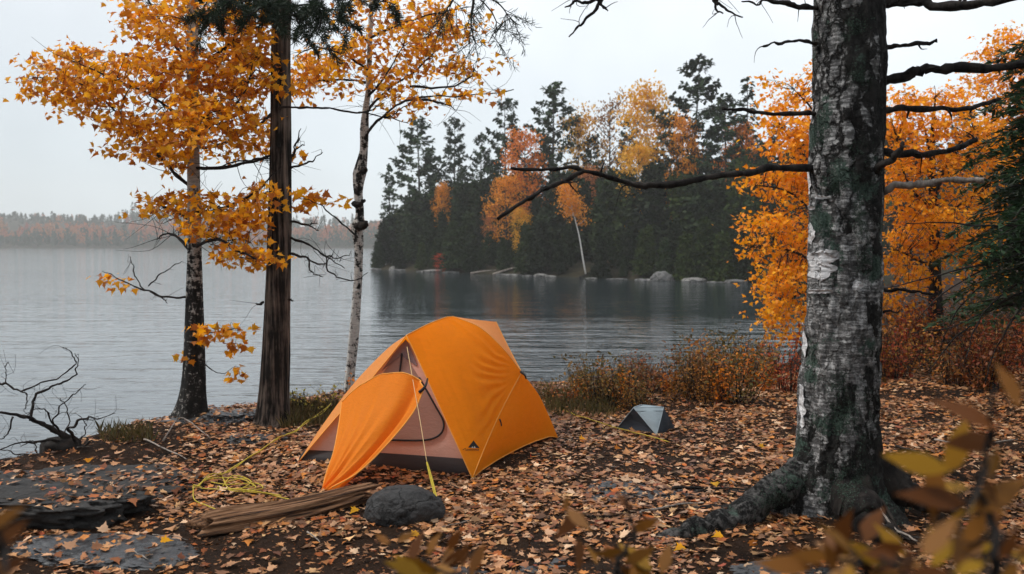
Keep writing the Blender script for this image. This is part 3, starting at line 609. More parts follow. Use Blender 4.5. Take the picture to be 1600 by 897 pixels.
needle_spray(pine, [[(440, 15), (480, 5, -.3), (520, 20, -.5), (545, 50, -.6)], [(440, -10), (480, -10, -.4), (500, 20, -.7), (490, 60, -.8)], [(440, -30), (520, -20, .2), (590, 0, .2), (620, 8, .1)], [(440, 10), (460, 25, -.4), (470, 55, -.5)]], Yp, 142, per=170)
needle_spray(pine, [[(440, -60), (600, -60, -.3), (720, -20, -.6), (775, 30, -.7), (765, 65, -.7)], [(720, -20, -.6), (770, 0, -.6), (810, 40, -.6)], [(740, 0, -.6), (735, 40, -.6), (745, 70, -.6)], [(720, -20, -.6), (700, 10, -.5), (690, 30, -.5)]], Yp, 143, per=26, ln=.07)

# slim white birch
Ys = 10.1; b0 = G(546, 612)
slim = thing('birch_tree', b0, 'slender white birch with knobbly black burls behind the orange tent', 'birch tree')
_, ts = trunk_tube(slim, [(545, 622), (547, 585), (551, 540), (556, 480), (559, 430), (560, 390), (558, 355), (562, 335), (560, 300), (562, 270), (568, 235), (569, 200), (571, 170), (575, 140), (577, 90), (579, 30), (582, -60), (585, -160)], [17, 14, 14, 13, 12, 12, 17, 11, 12, 18, 11, 12, 9, 8, 8, 7, 6, 4], Ys, M['slim_birch'], 22, 190, .42, None, 7)
branch(slim, [[(556, 353), (566, 353, -.1), (571, 349, -.12)]], Ys, M['dark_bark'], .045, .03, 150, knob=.3, name='burl')
branch(slim, [[(561, 262), (569, 268, -.08), (572, 262, -.1)]], Ys, M['dark_bark'], .04, .02, 151, knob=.3, name='burl')
branch(slim, [[(553, 318), (561, 322, -.08), (567, 314, -.1)]], Ys, M['dark_bark'], .04, .02, 152, knob=.3, name='burl')
sk = [ts]
for k, l in enumerate(([(570, 215), (590, 190, -.2), (620, 165, -.4), (665, 152, -.5), (720, 150, -.6), (765, 148, -.6), (805, 140, -.6)], [(572, 175), (600, 145, .2), (650, 110, .3), (690, 70, .4), (720, 40, .5)], [(577, 110), (545, 90, -.2), (500, 75, -.3), (460, 90, -.4)], [(576, 130), (540, 125, .2), (490, 130, .3), (455, 150, .4)], [(578, 60), (620, 40, -.3), (680, 20, -.4), (740, 10, -.4)], [(578, 70), (550, 40, .2), (520, 20, .2)], [(575, 150), (600, 120, -.4), (630, 70, -.5)], [(650, 155, -.4), (690, 160, -.5), (715, 172, -.5)], [(640, 135, .2), (700, 135, .2), (735, 120, .3), (745, 95, .3)], [(568, 190), (585, 160, .3), (610, 150, .4)])):
    _, c = branch(slim, [l], Ys, M['twig'], .016, .004, 160 + k, sub=14, sublen=.45); sk.append(c)
E2 = [(530, 100, 62, 34, -.2), (480, 110, 42, 34, .3), (500, 140, 48, 18, .2), (590, 110, 45, 34), (560, 65, 38, 26), (625, 40, 62, 30, -.3), (680, 30, 56, 34, -.3), (705, 75, 48, 34, .3), (655, 85, 40, 34, .2), (690, 110, 46, 18, .3), (620, 150, 34, 20, -.3), (645, 158, 26, 12, -.4), (660, 175, 16, 8, -.4), (735, 115, 28, 14, .3), (725, 148, 28, 8, -.6), (760, 148, 12, 7, -.6, .8), (750, 35, 16, 18, -.3, .6), (520, 25, 40, 16, .2, .6), (600, 8, 70, 14), (470, 135, 40, 24, .3), (610, 185, 12, 5, -.2, .6), (775, 100, 6, 5, .3), (630, 120, 20, 12, -.4, .6)]
sprays(slim, 'crown', E2, Ys, .8, .078, 1.45, M['maple'], np.concatenate(sk), 15, clump=.10)
# leafy twigs at the far side of the pine trunk, from a low bough of the pine's neighbour
_, c = branch(slim, [[(560, 372), (530, 345, -1.2), (495, 318, -1.6), (470, 312, -1.7)]], Ys, M['twig'], .010, .003, 175, sub=3, sublen=.2)
sprays(slim, 'crown', [(490, 312, 40, 15, -1.6), (520, 318, 20, 14, -1.5), (462, 325, 16, 12, -1.7), (462, 243, 10, 14, -1.6)], Ys, .15, .09, 1.2, M['maple'], c, 16, clump=.07)

# old birch at the right
Yo = 5.6; b0 = G(1318, 792)
old = thing('old_birch_tree', b0, 'thick old birch with black fissured bark, lichen, dead branches and spreading roots', 'birch tree')
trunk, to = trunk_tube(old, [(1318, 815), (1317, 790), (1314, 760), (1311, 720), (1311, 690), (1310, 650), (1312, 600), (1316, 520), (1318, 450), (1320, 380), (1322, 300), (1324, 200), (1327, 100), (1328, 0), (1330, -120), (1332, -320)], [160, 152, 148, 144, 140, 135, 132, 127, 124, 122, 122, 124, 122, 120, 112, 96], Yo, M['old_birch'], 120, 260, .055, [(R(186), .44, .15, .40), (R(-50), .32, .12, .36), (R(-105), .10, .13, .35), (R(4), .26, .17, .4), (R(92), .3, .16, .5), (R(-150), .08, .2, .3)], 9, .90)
me = trunk.data; co = np.empty(len(me.vertices) * 3); me.vertices.foreach_get('co', co); co = co.reshape(-1, 3); no = np.empty_like(co).ravel(); me.vertices.foreach_get('normal', no); no = no.reshape(-1, 3); no = no * np.sign(np.sum(no[:, :2] * (co[:, :2] - co[:, :2].reshape(-1, 120, 2).mean(1).repeat(120, 0)), 1))[:, None]
q = co * np.array([1, 1, .3]); dd = np.abs(fbm(q * 9, 4, 61)); pl = fbm(co * np.array([7, 7, 5]), 4, 62); co = co + no * ((sstep(.0, .22, dd) - 1) * .022 + pl * .016 + fbm(co * 30, 2, 63) * .006)[:, None]
me.vertices.foreach_set('co', co.ravel()); me.update()
M['root_bark'] = barkmat('root_bark', (.006, .006, .006, 1), (.095, .09, .087, 1), .8, 26, .03, thresh=(.42, .60), lich=.06, lichc=(.06, .085, .07, 1))
def bark_root(l, radii, seed, mat='root_bark'):
    g = Geo(); tube(g, pxline(l, Yo), radii, n=len(l) * 10, sides=20, jit=.03, seed=seed, rough=.22, knob=.1); return build('root', g, M[mat], old)
bark_root([(1262, 735, 0), (1215, 765, -.1), (1165, 800, -.3), (1110, 826, -.45), (1050, 840, -.55), (985, 862, -.62)], [.10, .105, .085, .066, .05, .02], 201)
bark_root([(1330, 770, -.2), (1350, 808, -.45), (1385, 838, -.6), (1425, 868, -.72)], [.14, .10, .06, .015], 202, 'dark_bark')
bark_root([(1375, 745, 0), (1410, 765, -.1), (1450, 783, -.15), (1500, 800, -.2)], [.15, .09, .05, .015], 203, 'dark_bark')
bark_root([(1230, 775, .1), (1160, 795, .0), (1090, 800, -.05), (1050, 808, -.1)], [.06, .04, .028, .012], 204, 'dark_bark')
bark_root([(1200, 770, .35), (1140, 770, .35), (1060, 768, .35)], [.03, .02, .01], 205, 'dark_bark')
bark_root([(1130, 830, -.4), (1140, 850, -.55), (1150, 868, -.6)], [.02, .018, .01], 206)
bark_root([(1070, 840, -.5), (1040, 850, -.62), (1010, 862, -.7)], [.035, .025, .015], 207)
for k in range(7):
    x = 1340 + k * 6; branch(old, [[(x, 775 + k, -.33), (x + 30, 812 + k * 3, -.58), (x + 68, 858 - k * 3, -.75)]], Yo, M['grey_wood'] if k % 3 == 1 else M['dark_bark'], .012, .005, 240 + k, name='root', knob=.1)
OB = [([[(1275, 262), (1200, 263, -.2), (1120, 276, -.5), (1030, 289, -.7), (985, 284, -.7), (930, 268, -.8), (870, 262, -.8), (798, 264, -.9)], [(912, 268, -.8), (870, 285, -.9), (830, 310, -1.), (782, 338, -1.)]], .022, .009, 3, .15),
      ([[(1275, 178), (1200, 177, -.2), (1130, 170, -.4)]], .015, .009, 0, 0), ([[(1280, 68), (1235, 66, -.2), (1190, 71, -.3)]], .012, .006, 2, .1), ([[(1280, 12), (1240, 6, -.2), (1195, -2, -.3)]], .018, .01, 3, .15),
      ([[(1375, 128), (1430, 114, -.1), (1455, 106, -.1), (1520, 106, -.2), (1600, 99, -.3), (1720, 85, -.4)]], .034, .022, 2, .12), ([[(1375, 173), (1440, 172, .1), (1505, 172, .2), (1560, 158, .3)]], .020, .014, 4, .12), ([[(1375, 236), (1430, 240, .1), (1480, 236, .2), (1528, 216, .3)]], .024, .015, 2, .1),
      ([[(1370, 268, -.15), (1372, 258, -.28), (1395, 246, -.34), (1408, 230, -.36), (1414, 221, -.36)]], .026, .012, 0, 0), ([[(1375, 76), (1420, 71, -.1), (1465, 68, -.2)]], .014, .010, 1, .1), ([[(1375, 8), (1430, 2, -.1), (1500, 6, -.3), (1620, -8, -.5)]], .030, .02, 10, .2), ([[(1378, 453), (1420, 455, -.1), (1458, 457, -.2)]], .012, .007, 0, 0), ([[(1378, 488), (1410, 486, -.05)]], .008, .004, 0, 0)]
for k, (l, ra, rb, sb, sl) in enumerate(OB): branch(old, l, Yo, M['dark_bark'], ra, rb, 260 + 3 * k, sub=sb, sublen=sl, sides=10, knob=.35)
branch(old, [[(1375, 299), (1425, 289, -.1), (1480, 284, -.2), (1540, 282, -.3)]], Yo, M['grey_wood'], .026, .016, 300, sides=10)
branch(old, [[(1290, -120), (1180, -70, -.4), (1050, -45, -.6), (900, -30, -.8)], [(1100, -55, -.5), (1115, 5, -.5), (1128, 22, -.5)], [(1115, -2, -.5), (1130, 12, -.5), (1160, 26, -.5)], [(945, -36, -.75), (935, 0, -.75), (912, 30, -.75), (884, 54, -.75)], [(935, -8, -.75), (940, 8, -.75), (946, 20, -.75)], [(935, -2, -.75), (900, 2, -.75), (883, 9, -.75)], [(1200, -75, -.4), (1190, 0, -.4), (1160, 5, -.4)]], Yo, M['twig'], .02, .004, 310, sub=4, sublen=.15)
# lichen tufts and peeling strips sit on the bark itself
bpy.context.view_layer.update()
def bvh_of(objs):
    vs = []; fs = []; n = 0
    for o in objs:
        mw = o.matrix_world; vs += [mw @ v.co for v in o.data.vertices]; fs += [tuple(i + n for i in p.vertices) for p in o.data.polygons]; n = len(vs)
    return BVHTree.FromPolygons(vs, fs)
def cast(bvh, px, py):
    d = Vector(ray(px, py)).normalized(); h = bvh.ray_cast(Vector((0, 0, CAMH)), d); return (np.array(h[0]), np.array(h[1]) if h[1].dot(d) < 0 else -np.array(h[1])) if h[0] else None
tb = bvh_of([trunk] + [o for o in old.children if o.name.startswith('root')])
def mosspatch(ells, seed):
    r = np.random.default_rng(seed); pos = []; nor = []
    for (cx, cy, rx, ry, n) in ells:
        for i in range(n * 3):
            a = r.normal(0, .5, 2); h = cast(tb, cx + a[0] * rx, cy + a[1] * ry)
            if h is None or fbm(h[0][None] * 14, 3, 77)[0] < -.12: continue
            pos.append(h[0] + h[1] * r.uniform(.001, .010)); nor.append(h[1] + r.normal(0, .5, 3))
    pos = np.array(pos); k = len(pos)
    leaves('lichen_clumps', pos, nor, r.normal(0, 1, (k, 3)), r.uniform(.004, .011, k), OVAL, M['moss'], old, fold=.4, curl=.3, jig=.15)
mosspatch([(1318, 650, 34, 34, 420), (1312, 600, 26, 24, 160)], 1); mosspatch([(1325, 755, 34, 42, 560)], 2); mosspatch([(1232, 760, 34, 26, 420), (1205, 785, 30, 16, 160)], 3)
mosspatch([(1332, 45, 22, 22, 240), (1345, 118, 18, 20, 180)], 4); mosspatch([(1280, 215, 14, 26, 140), (1306, 290, 14, 16, 140), (1345, 240, 20, 22, 160)], 5); mosspatch([(1345, 335, 14, 40, 260), (1350, 410, 16, 26, 180)], 6); mosspatch([(1350, 660, 16, 60, 200)], 7)
def peel(x0, y0, x1, y1, seed, lift=.006, ragged=4, nm='peeling_bark', mat='paper'):
    r = np.random.default_rng(seed); nu, nv = 22, 16; V = []
    ra = np.stack([ragged * 1.5 * fbm(np.stack([np.arange(nv) * .45, np.full(nv, seed * 3. + k), np.zeros(nv)], 1), 2, seed + k) for k in range(2)]); rb = np.stack([ragged * fbm(np.stack([np.arange(nu) * .4, np.full(nu, seed * 5. + k), np.zeros(nu)], 1), 2, seed + k) for k in range(2)])
    for i in range(nu):
        for j in range(nv):
            u = i / (nu - 1); v = j / (nv - 1); sh = (1 - abs(2 * v - 1) ** 2.5) ** .5 * .5; x = (x0 + x1) / 2 + (ra[0, j] * (1 - u) + ra[1, j] * u) + (x1 - x0) * (2 * u - 1) * max(sh, .04); y = y0 + rb[0, i] + (y1 - y0) * v
            h = cast(tb, x, y)
            if h is None: h = cast(tb, (x0 + x1) / 2, y)
            V.append(h[0] + h[1] * (lift * (.4 + 1.6 * (1 - v) ** 3 + .8 * u ** 4)))
    g = Geo(); g.add(V, grid_faces(nu, nv)); build(nm, g, M[mat], old)
peel(1258, 393, 1311, 412, 1, .009, 5); peel(1252, 408, 1304, 436, 2, .004, 7); peel(1252, 452, 1302, 458, 3, .008, 2); peel(1274, 306, 1301, 311, 4, .010, 1.5); peel(1263, 322, 1276, 328, 5, .009, 1); peel(1261, 350, 1274, 380, 6, .003, 3)
peel(1329, 440, 1350, 455, 7, .004, 4); peel(1250, 600, 1258, 668, 8, .008, 2); peel(1255, 505, 1261, 560, 9, .008, 2); peel(1262, 262, 1268, 305, 10, .006, 1.2)

# orange maples behind the old birch
for (px, Y, lab, E, seed, bl) in ((1345, 12.5, 'deep orange maple whose leafy lobe hangs over the water left of the old birch trunk',
        [(1235, 150, 26, 30, .3), (1215, 180, 28, 26), (1250, 205, 40, 36), (1215, 235, 30, 22, -.3), (1200, 290, 44, 24, .1), (1245, 290, 40, 40), (1195, 345, 42, 24, -.2), (1240, 365, 40, 40, .2), (1190, 392, 42, 20), (1235, 420, 44, 34, -.2), (1205, 440, 34, 24, .2), (1225, 480, 34, 30), (1210, 500, 26, 18, .2), (1230, 520, 18, 14, -.2), (1200, 130, 20, 18, .3, .6), (1290, 250, 60, 90, .4), (1290, 430, 55, 90, .4), (1172, 492, 5, 4, 0, 1.5), (1190, 265, 10, 8), (1192, 200, 12, 10, 0, .6), (1300, 140, 50, 50, .5)], 21,
        [[(1345, 400), (1290, 350, -.2), (1230, 300, -.3), (1180, 290, -.3)], [(1345, 330), (1280, 270, .1), (1220, 200, .2)], [(1345, 470), (1290, 450, .2), (1230, 470, .3), (1205, 510, .3)], [(1345, 440), (1280, 410, -.3), (1210, 385, -.3), (1165, 390, -.3)], [(1345, 300), (1290, 200, .2), (1240, 140, .3)]]),
       (1462, 13.5, 'deep orange maple with dark trunk filling the gap right of the old birch trunk',
        [(1420, 160, 44, 30), (1480, 155, 44, 26, .3), (1410, 200, 34, 36, -.3), (1475, 205, 60, 28), (1440, 255, 58, 30, -.2), (1505, 265, 44, 34, .2), (1415, 310, 42, 34), (1470, 330, 54, 34, -.3), (1530, 320, 40, 40, .3), (1420, 370, 44, 30, .1), (1480, 390, 50, 32), (1410, 420, 36, 26, -.2), (1450, 440, 40, 20, .2), (1520, 385, 44, 34, .3), (1400, 470, 20, 22, -.2), (1540, 225, 36, 36, .4), (1550, 440, 50, 40, .6, .6), (1400, 260, 20, 40, .4)], 22,
        [[(1462, 330), (1420, 290, -.2), (1400, 220, -.3)], [(1462, 300), (1490, 240, .2), (1520, 200, .3)], [(1462, 350), (1500, 320, -.2), (1550, 290, -.2)], [(1464, 420), (1420, 400, -.3), (1395, 390, -.3)], [(1464, 400), (1500, 380, .2), (1540, 370, .3)], [(1462, 300), (1450, 220, .1), (1430, 150, .1)]]),
       (1640, 15.0, 'orange maple at the right edge with its top against the sky',
        [(1565, 65, 26, 22, -.3, .7), (1545, 85, 30, 18, 0, .7), (1585, 100, 28, 26), (1540, 130, 36, 26, .2), (1590, 150, 34, 34), (1620, 90, 30, 40), (1560, 180, 40, 30, .3), (1640, 180, 60, 70), (1600, 240, 60, 40), (1585, 45, 14, 10, 0, .6), (1525, 110, 14, 10, 0, .6)], 23,
        [[(1640, 250), (1600, 170, -.2), (1570, 100, -.2), (1560, 65, -.2)], [(1640, 220), (1590, 190, .2), (1540, 140, .3)], [(1640, 200), (1610, 120), (1590, 60)]])):
    x = (px - 800) / F * Y; b0 = np.array([x, Y, gz1(x, Y)])
    mt = thing('maple_tree', b0, lab, 'maple tree'); pb = 380 + (CAMH - b0[2]) / Y * F
    _, tcv = trunk_tube(mt, [(px + 2, pb + 8), (px, pb - 40), (px - 1, 440), (px - 3, 330), (px - 6, 250), (px - 4, 190), (px, 150)], [26, 21, 18, 14, 9, 5, 2], Y, M['dark_bark'], 14, 40, .15, None, seed)
    sk = [tcv]
    for k, l in enumerate(bl): _, c = branch(mt, [l], Y, M['twig'], .03, .006, 320 + seed + k, sub=4, sublen=.4); sk.append(c)
    sprays(mt, 'crown', E, Y, .8, .068, 1.85, M['maple_deep'], np.concatenate(sk), seed, clump=.12, flat=.4)

# evergreen at the right edge
def evergreen(px, Y, label, seed, zlo, zhi, reach, deadb, nb=90):
    x = (px - 800) / F * Y; b0 = np.array([x, Y, gz1(x, Y)]); t = thing('hemlock_tree', b0, label, 'evergreen'); r = np.random.default_rng(seed)
    g = Geo(); tube(g, [b0 - [0, 0, .1], b0 + [.02, 0, 2], b0 + [0, 0, zhi + 1.2]], .11, .02, n=20, sides=12, jit=.05, seed=seed); build('trunk', g, M['dark_bark'], t)
    pos = []; dr = []; nor = []; g = Geo()
    for i in range(nb):
        z = zlo + (zhi - zlo) * (i + r.random()) / nb; q = (z - zlo) / (zhi - zlo); L = reach * (1 - .6 * q) * r.uniform(.6, 1.1); a = i * 2.4 + r.normal(0, .3); d = np.array([math.cos(a), math.sin(a), 0.]); side = np.cross(d, [0, 0, 1])
        s = np.linspace(0, 1, 9); c = b0 + [0, 0, z] + L * (s[:, None] * d + (.12 * s - .38 * s ** 2.2)[:, None] * [0, 0, 1]); tube(g, c, .012, .003, n=9, sides=4, smoothpath=False)
        k = int(330 * L / reach); u = r.uniform(.12, 1.03, k); w = r.normal(0, 1, k) * .17 * L * (1.1 - u * .6)
        pp = np.stack([np.interp(u, s, c[:, j]) for j in range(3)], 1) + np.outer(w, side); pp[:, 2] -= np.abs(w) * .35 + np.abs(r.normal(0, .02, k)); pos.append(pp)
        dd = d * .7 + np.outer(np.sign(w) * .8, side) + r.normal(0, .25, (k, 3)); dd[:, 2] -= .35; dr.append(dd); n = r.normal(0, .3, (k, 3)); n[:, 2] += 1; nor.append(n)
    build('bough', g, M['twig'], t); pos = np.concatenate(pos)
    leaves('foliage', pos, np.concatenate(nor), np.concatenate(dr), r.uniform(.05, .115, len(pos)), [(0, 0), (.13, .2), (.16, .55), (0, 1), (-.16, .55), (-.13, .2)], M['hemlock'], t, fold=.1, curl=.2)
    for k, l in enumerate(deadb): branch(t, [l], Y, M['twig'], .016, .004, 400 + k + seed, sub=7, sublen=.45, name='dead_branch')
    return t
evergreen(1632, 9.2, 'dark green hemlock with drooping boughs at the right edge', 41, 1.0, 3.9, 1.15,
    [[(1650, 380), (1590, 400, -.2), (1530, 415, -.4), (1450, 437, -.6), (1380, 450, -.7)], [(1650, 410), (1560, 430, .1), (1500, 480, .2), (1470, 540, .3)], [(1650, 430), (1580, 450, -.3), (1530, 500, -.4), (1510, 560, -.5)], [(1650, 440), (1570, 470, -.1), (1490, 510, -.2), (1420, 520, -.2)], [(1650, 350), (1560, 355, 0), (1480, 350, .1), (1415, 350, .1)], [(1650, 460), (1600, 480, -.4), (1560, 540, -.5), (1540, 600, -.5)], [(1650, 400), (1560, 410, .3), (1470, 460, .5), (1430, 500, .6)], [(1650, 470), (1560, 480, .2), (1500, 520, .1), (1450, 580, .1)]])
evergreen(1800, 12.0, 'dark green hemlock standing behind the one at the right edge', 43, .8, 6.0, 2.1, [[(1790, 420), (1690, 430), (1600, 470), (1560, 520)]])

# hemlocks of the surrounding wood, just outside the view, that shade the camp
def outside(x, y, rz, s, lab):
    src = [o for o in COL.objects if o.parent is None and o.name.startswith('hemlock_tree')][1]
    o = copy_tree(src); o.location = (x, y, gz1(x, y)); o.rotation_euler[2] = rz; o.scale = (s, s, s)
    for ch in list(o.children):
        if ch.name.startswith('dead_branch'): bpy.data.objects.remove(ch)
    return tag(o, lab, 'evergreen', 'hemlocks of the wood around the camp')
for x, y, rz, s in ((3.6, -1.2, 1, 1.1), (.6, -3.0, 2, 1.3), (-2.8, -2.6, 3, 1.2), (6.0, 2.2, 4, 1.25), (7.6, 5.6, 5, 1.2), (4.6, -4.6, .5, 1.5), (-6.2, -1.4, 1.5, 1.2), (9.5, 9.0, 2.5, 1.3)): outside(x, y, rz, s, 'dark hemlock of the wood around the camp')

# dead shrub on the shore at the left
Yd = 7.25; b0 = G(95, 716)
ds = thing('dead_shrub', b0, 'leafless black shrub with twisted branches at the water edge, far left', 'dead shrub')
g = Geo()
V = []; nu, nv = 20, 28
cc = P(100, 702, Yd)
for i in range(nu):
    f_ = math.pi * i / (nu - 1)
    for j in range(nv):
        a = 2 * math.pi * j / nv; d = np.array([math.sin(f_) * math.cos(a), math.sin(f_) * math.sin(a), math.cos(f_)]); V.append(cc + d * np.array([.17, .14, .12]) * (1 + .35 * float(fbm((d * 2.3)[None], 3, 5)[0])))
g.add(V, grid_faces(nu, nv, True)); build('root_ball', g, M['dark_bark'], ds)
DS = [[[(118, 690), (80, 672, -.1), (45, 655, -.2), (-10, 645, -.3), (-60, 640, -.3)], .028], [[(48, 657, -.2), (52, 620, -.1), (75, 605, -.1), (105, 590), (120, 570), (115, 550)], .014], [[(-20, 590), (10, 600), (40, 615), (42, 640, -.1)], .012], [[(32, 612), (60, 600), (95, 585), (118, 565), (108, 545), (102, 540)], .008], [[(10, 600), (8, 580), (12, 565)], .005],
      [[(118, 695), (112, 670, -.2), (130, 655, -.3), (152, 652, -.3), (178, 649, -.3)], .014], [[(80, 675, -.1), (95, 640), (125, 615), (140, 602)], .008], [[(100, 685), (85, 660, -.2), (70, 640, -.3), (45, 650, -.4)], .010], [[(120, 700), (140, 695, -.2), (165, 698, -.3)], .008], [[(90, 705), (60, 712, -.1), (30, 708, -.2), (-20, 700, -.2)], .012], [[(60, 712, -.1), (50, 690, -.2), (30, 700, -.3)], .006], [[(95, 690), (110, 660, .2), (100, 635, .2), (95, 625, .2)], .006], [[(125, 690), (135, 670, .2), (122, 650, .2)], .006], [[(20, 652, -.2), (10, 680, -.3), (-10, 690, -.3)], .008], [[(105, 690), (60, 690, -.3), (20, 695, -.4), (-20, 720, -.4)], .012]]
for k, (l, ra) in enumerate(DS): branch(ds, [l], Yd, M['twig'], ra, .0025, 430 + k, sub=5, sublen=.17, jit=.03)

# ------------------------------------------------------------------ the orange tent
A = G(738, 748); B = G(872, 684); C_ = G(466, 722)
for q in (A, B, C_): q[2] = gz1(q[0], q[1])
D = B + C_ - A; D[2] = gz1(D[0], D[1])
tent = thing('dome_tent', (A + B + C_ + D) / 4, 'orange dome tent with its door flap hanging open', 'tent')
Fp = P(635, 524, 6.93); T = P(708, 494.5, 7.25); R2 = P(775, 503, 7.75); S = P(815, 582, 7.28)
def cv(pts, n=41): return crom(np.array(pts), n)
def coons(c0, c1, d0, d1):
    n, m = len(c0), len(d0); u = np.linspace(0, 1, n)[:, None, None]; v = np.linspace(0, 1, m)[None, :, None]
    return (1 - v) * c0[:, None] + v * c1[:, None] + (1 - u) * d0[None] + u * d1[None] - ((1 - u) * (1 - v) * c0[0] + u * (1 - v) * c0[-1] + (1 - u) * v * c1[0] + u * v * c1[-1])
def nrm(X):
    a = np.gradient(X, axis=0); b = np.gradient(X, axis=1); n = np.cross(a, b); return norm(n)
cFT = cv([Fp, P(668, 507, 7.05), P(695, 496.5, 7.2), T]); cTS = cv([T, P(750, 512, 7.25), P(787, 546, 7.25), S]); cAS = cv([A, P(758, 698, 6.68), P(784, 640, 6.98), S]); cFA = cv([Fp, Fp + (A - Fp) * .35 + [0, 0, .012], Fp + (A - Fp) * .7 + [0, 0, .006], A])
lift = lambda p, z: p + np.array([0, 0, z])
cAB = cv([lift(A, .015), P(782, 716, 6.9), P(830, 692, 7.3), lift(B, .03)]); cAB[0] = A; cBS = cv([B, P(857, 648, 7.6), P(840, 614, 7.45), S]); cAB[-1] = B
cTR = cv([T, P(735, 498.5, 7.45), R2]); cRS = cv([R2, P(793, 540, 7.55), S])
hem = cv([Fp, P(610, 556, 6.9), P(570, 604, 6.88), P(524, 654, 6.86), C_]); sil = cv([Fp, P(604, 546, 7.05), P(552, 600, 7.1), P(504, 664, 7.02), lift(C_, .0)])
cRD = cv([R2, R2 + (D - R2) * .5 + [.0, .12, .12], D]); cCD = cv([C_, lift((C_ + D) / 2, .03), D]); cBD = cv([B, lift((B + D) / 2, .03), D]); FTR = np.vstack([cFT[::2], cTR[2::2]]); FTR = cv(FTR[::4], 41)
fly_parts = []
def panel(name, c0, c1, d0, d1, mat, bulge=.0, wr=.004, wdir=(1, 6), seed=0, parent=None, flip=False, off=0):
    X = coons(c0, c1, d0, d1); n = nrm(X); vw = np.array([0, 0, CAMH]) - X; sgn = np.sign(np.sum(n * vw, -1, keepdims=True)); cen = (A + B + C_ + D) / 4 + np.array([0, 0, .35]); out = np.sign(np.sum(n * (X - cen), -1, keepdims=True)); n = n * np.where(out == 0, 1, out)
    nu, nv = X.shape[:2]; u = np.linspace(0, 1, nu)[:, None]; v = np.linspace(0, 1, nv)[None]; w = 16 * u * (1 - u) * v * (1 - v)
    uu = np.broadcast_to(u, (nu, nv)); vv = np.broadcast_to(v, (nu, nv))
    wr_ = fbm(np.stack([uu * wdir[0] + seed, vv * wdir[1], uu * 0], -1), 4, seed)
    if seed == 31:
        ang = np.arctan2(1 - vv, 1 - uu + 1e-6); rr_ = np.hypot(1 - uu, 1 - vv); wr_ = wr_ + .55 * np.sin(ang * 34 + 4 * vnoise(np.stack([rr_ * 5, ang * 3, ang * 0], -1), 3)) * np.exp(-((rr_ - .42) / .22) ** 2)
    X = X + n * (bulge * w + off + wr * wr_ * np.minimum(1, 4 * w))[..., None]
    g = Geo(); g.add(X, grid_faces(nu, nv)); o = build(name, g, mat, parent or tent); return o
def dens(c, n=81): return crom(c[::4], n)
d_ = {k: dens(v) for k, v in dict(FT=cFT, TS=cTS, AS=cAS, FA=cFA, AB=cAB, BS=cBS, TR=cTR, RS=cRS, hem=hem, sil=sil, RD=cRD, CD=cCD, BD=cBD, FTR=FTR).items()}
pt = lambda p: np.repeat(np.asarray(p)[None], 81, 0)
main = panel('fly_panel', d_['FT'], d_['AS'], d_['FA'], d_['TS'], M['fly'], .035, .012, (10, 1.6), 31)
sidep = panel('fly_panel', d_['AB'], pt(S), d_['AS'], d_['BS'], M['fly'], .03, .008, (7, 2), 32)
panel('fly_panel', d_['TR'], pt(S), d_['TS'], d_['RS'], M['fly_back'], .0, .004, (3, 3), 33)
panel('fly_panel', d_['RD'], d_['BS'][::-1], d_['RS'], d_['BD'][::-1], M['fly_back'], .02, .005, (3, 3), 34)
panel('fly_panel', d_['sil'], d_['RD'], d_['FTR'], d_['CD'], M['fly'], .03, .006, (4, 4), 35)
panel('fly_panel', d_['hem'], d_['sil'], pt(Fp), pt(C_), M['fly_back'], .004, .004, (6, 2), 36)
for nm, c in (('seam', d_['FA']), ('seam', d_['AS']), ('seam', d_['TS']), ('seam', d_['AB']), ('seam', d_['RS']), ('seam', d_['FT']), ('seam', d_['hem'])):
    g = Geo(); tube(g, c[::2], .004, .004, n=41, sides=6, smoothpath=False); build(nm, g, M['seam'], tent)
# inner tent behind the open door
ndoor = np.cross(A - C_, Fp - C_); ndoor /= np.linalg.norm(ndoor); ndoor = ndoor if ndoor[1] < 0 else -ndoor
pin = (A + C_) / 2 - ndoor * .07
on = lambda x, y, o=0.: onplane(x, y, pin + ndoor * o, ndoor)
def strip(name, low, high, mat, parent=tent, rows=24, bul=.0, seed=0, nn=49):
    a = crom(np.array(low), nn); b = crom(np.array(high), nn); t = np.linspace(0, 1, rows)[:, None, None]; X = a[None] * (1 - t) + b[None] * t
    X = X + ndoor * (bul * np.sin(math.pi * t) + .004 * fbm(X * 6, 3, seed)[..., None]); g = Geo(); g.add(X, grid_faces(rows, nn)); return build(name, g, mat, parent)
inner = strip('inner_tent', [on(477, 704), on(600, 709), on(728, 718)], [on(628, 536), on(634, 533), on(640, 536)], M['inner'], bul=.01, seed=3)
strip('groundsheet', [on(466, 725, .03), on(600, 738, .03), on(740, 748, .03)], [on(476, 703, .006), on(600, 708, .006), on(729, 717, .006)], M['tub'], bul=.03, seed=4, rows=10)
def fan(name, pts, o, mat, parent):
    c = crom(np.array([on(x, y, o) for x, y in pts] + [on(*pts[0], o)]), 60)[:-1]; m = c.mean(0); g = Geo(); rings = 8; V = [m + (c - m) * k / rings for k in range(1, rings + 1)]; V = np.concatenate([[m], np.concatenate(V)])
    V = V + ndoor * (.004 * fbm(V * 7, 3, 9))[:, None]; n = len(c); f = [(0, 1 + j, 1 + (j + 1) % n) for j in range(n)]
    for k in range(rings - 1): f += [(1 + k * n + j, 1 + (k + 1) * n + j, 1 + (k + 1) * n + (j + 1) % n, 1 + k * n + (j + 1) % n) for j in range(n)]
    g.add(V, f); return build(name, g, mat, parent)
DOOR = [(622, 552), (632, 556), (655, 590), (680, 634), (693, 660), (688, 678), (668, 687), (630, 688), (585, 686), (560, 672), (566, 635), (592, 592)]
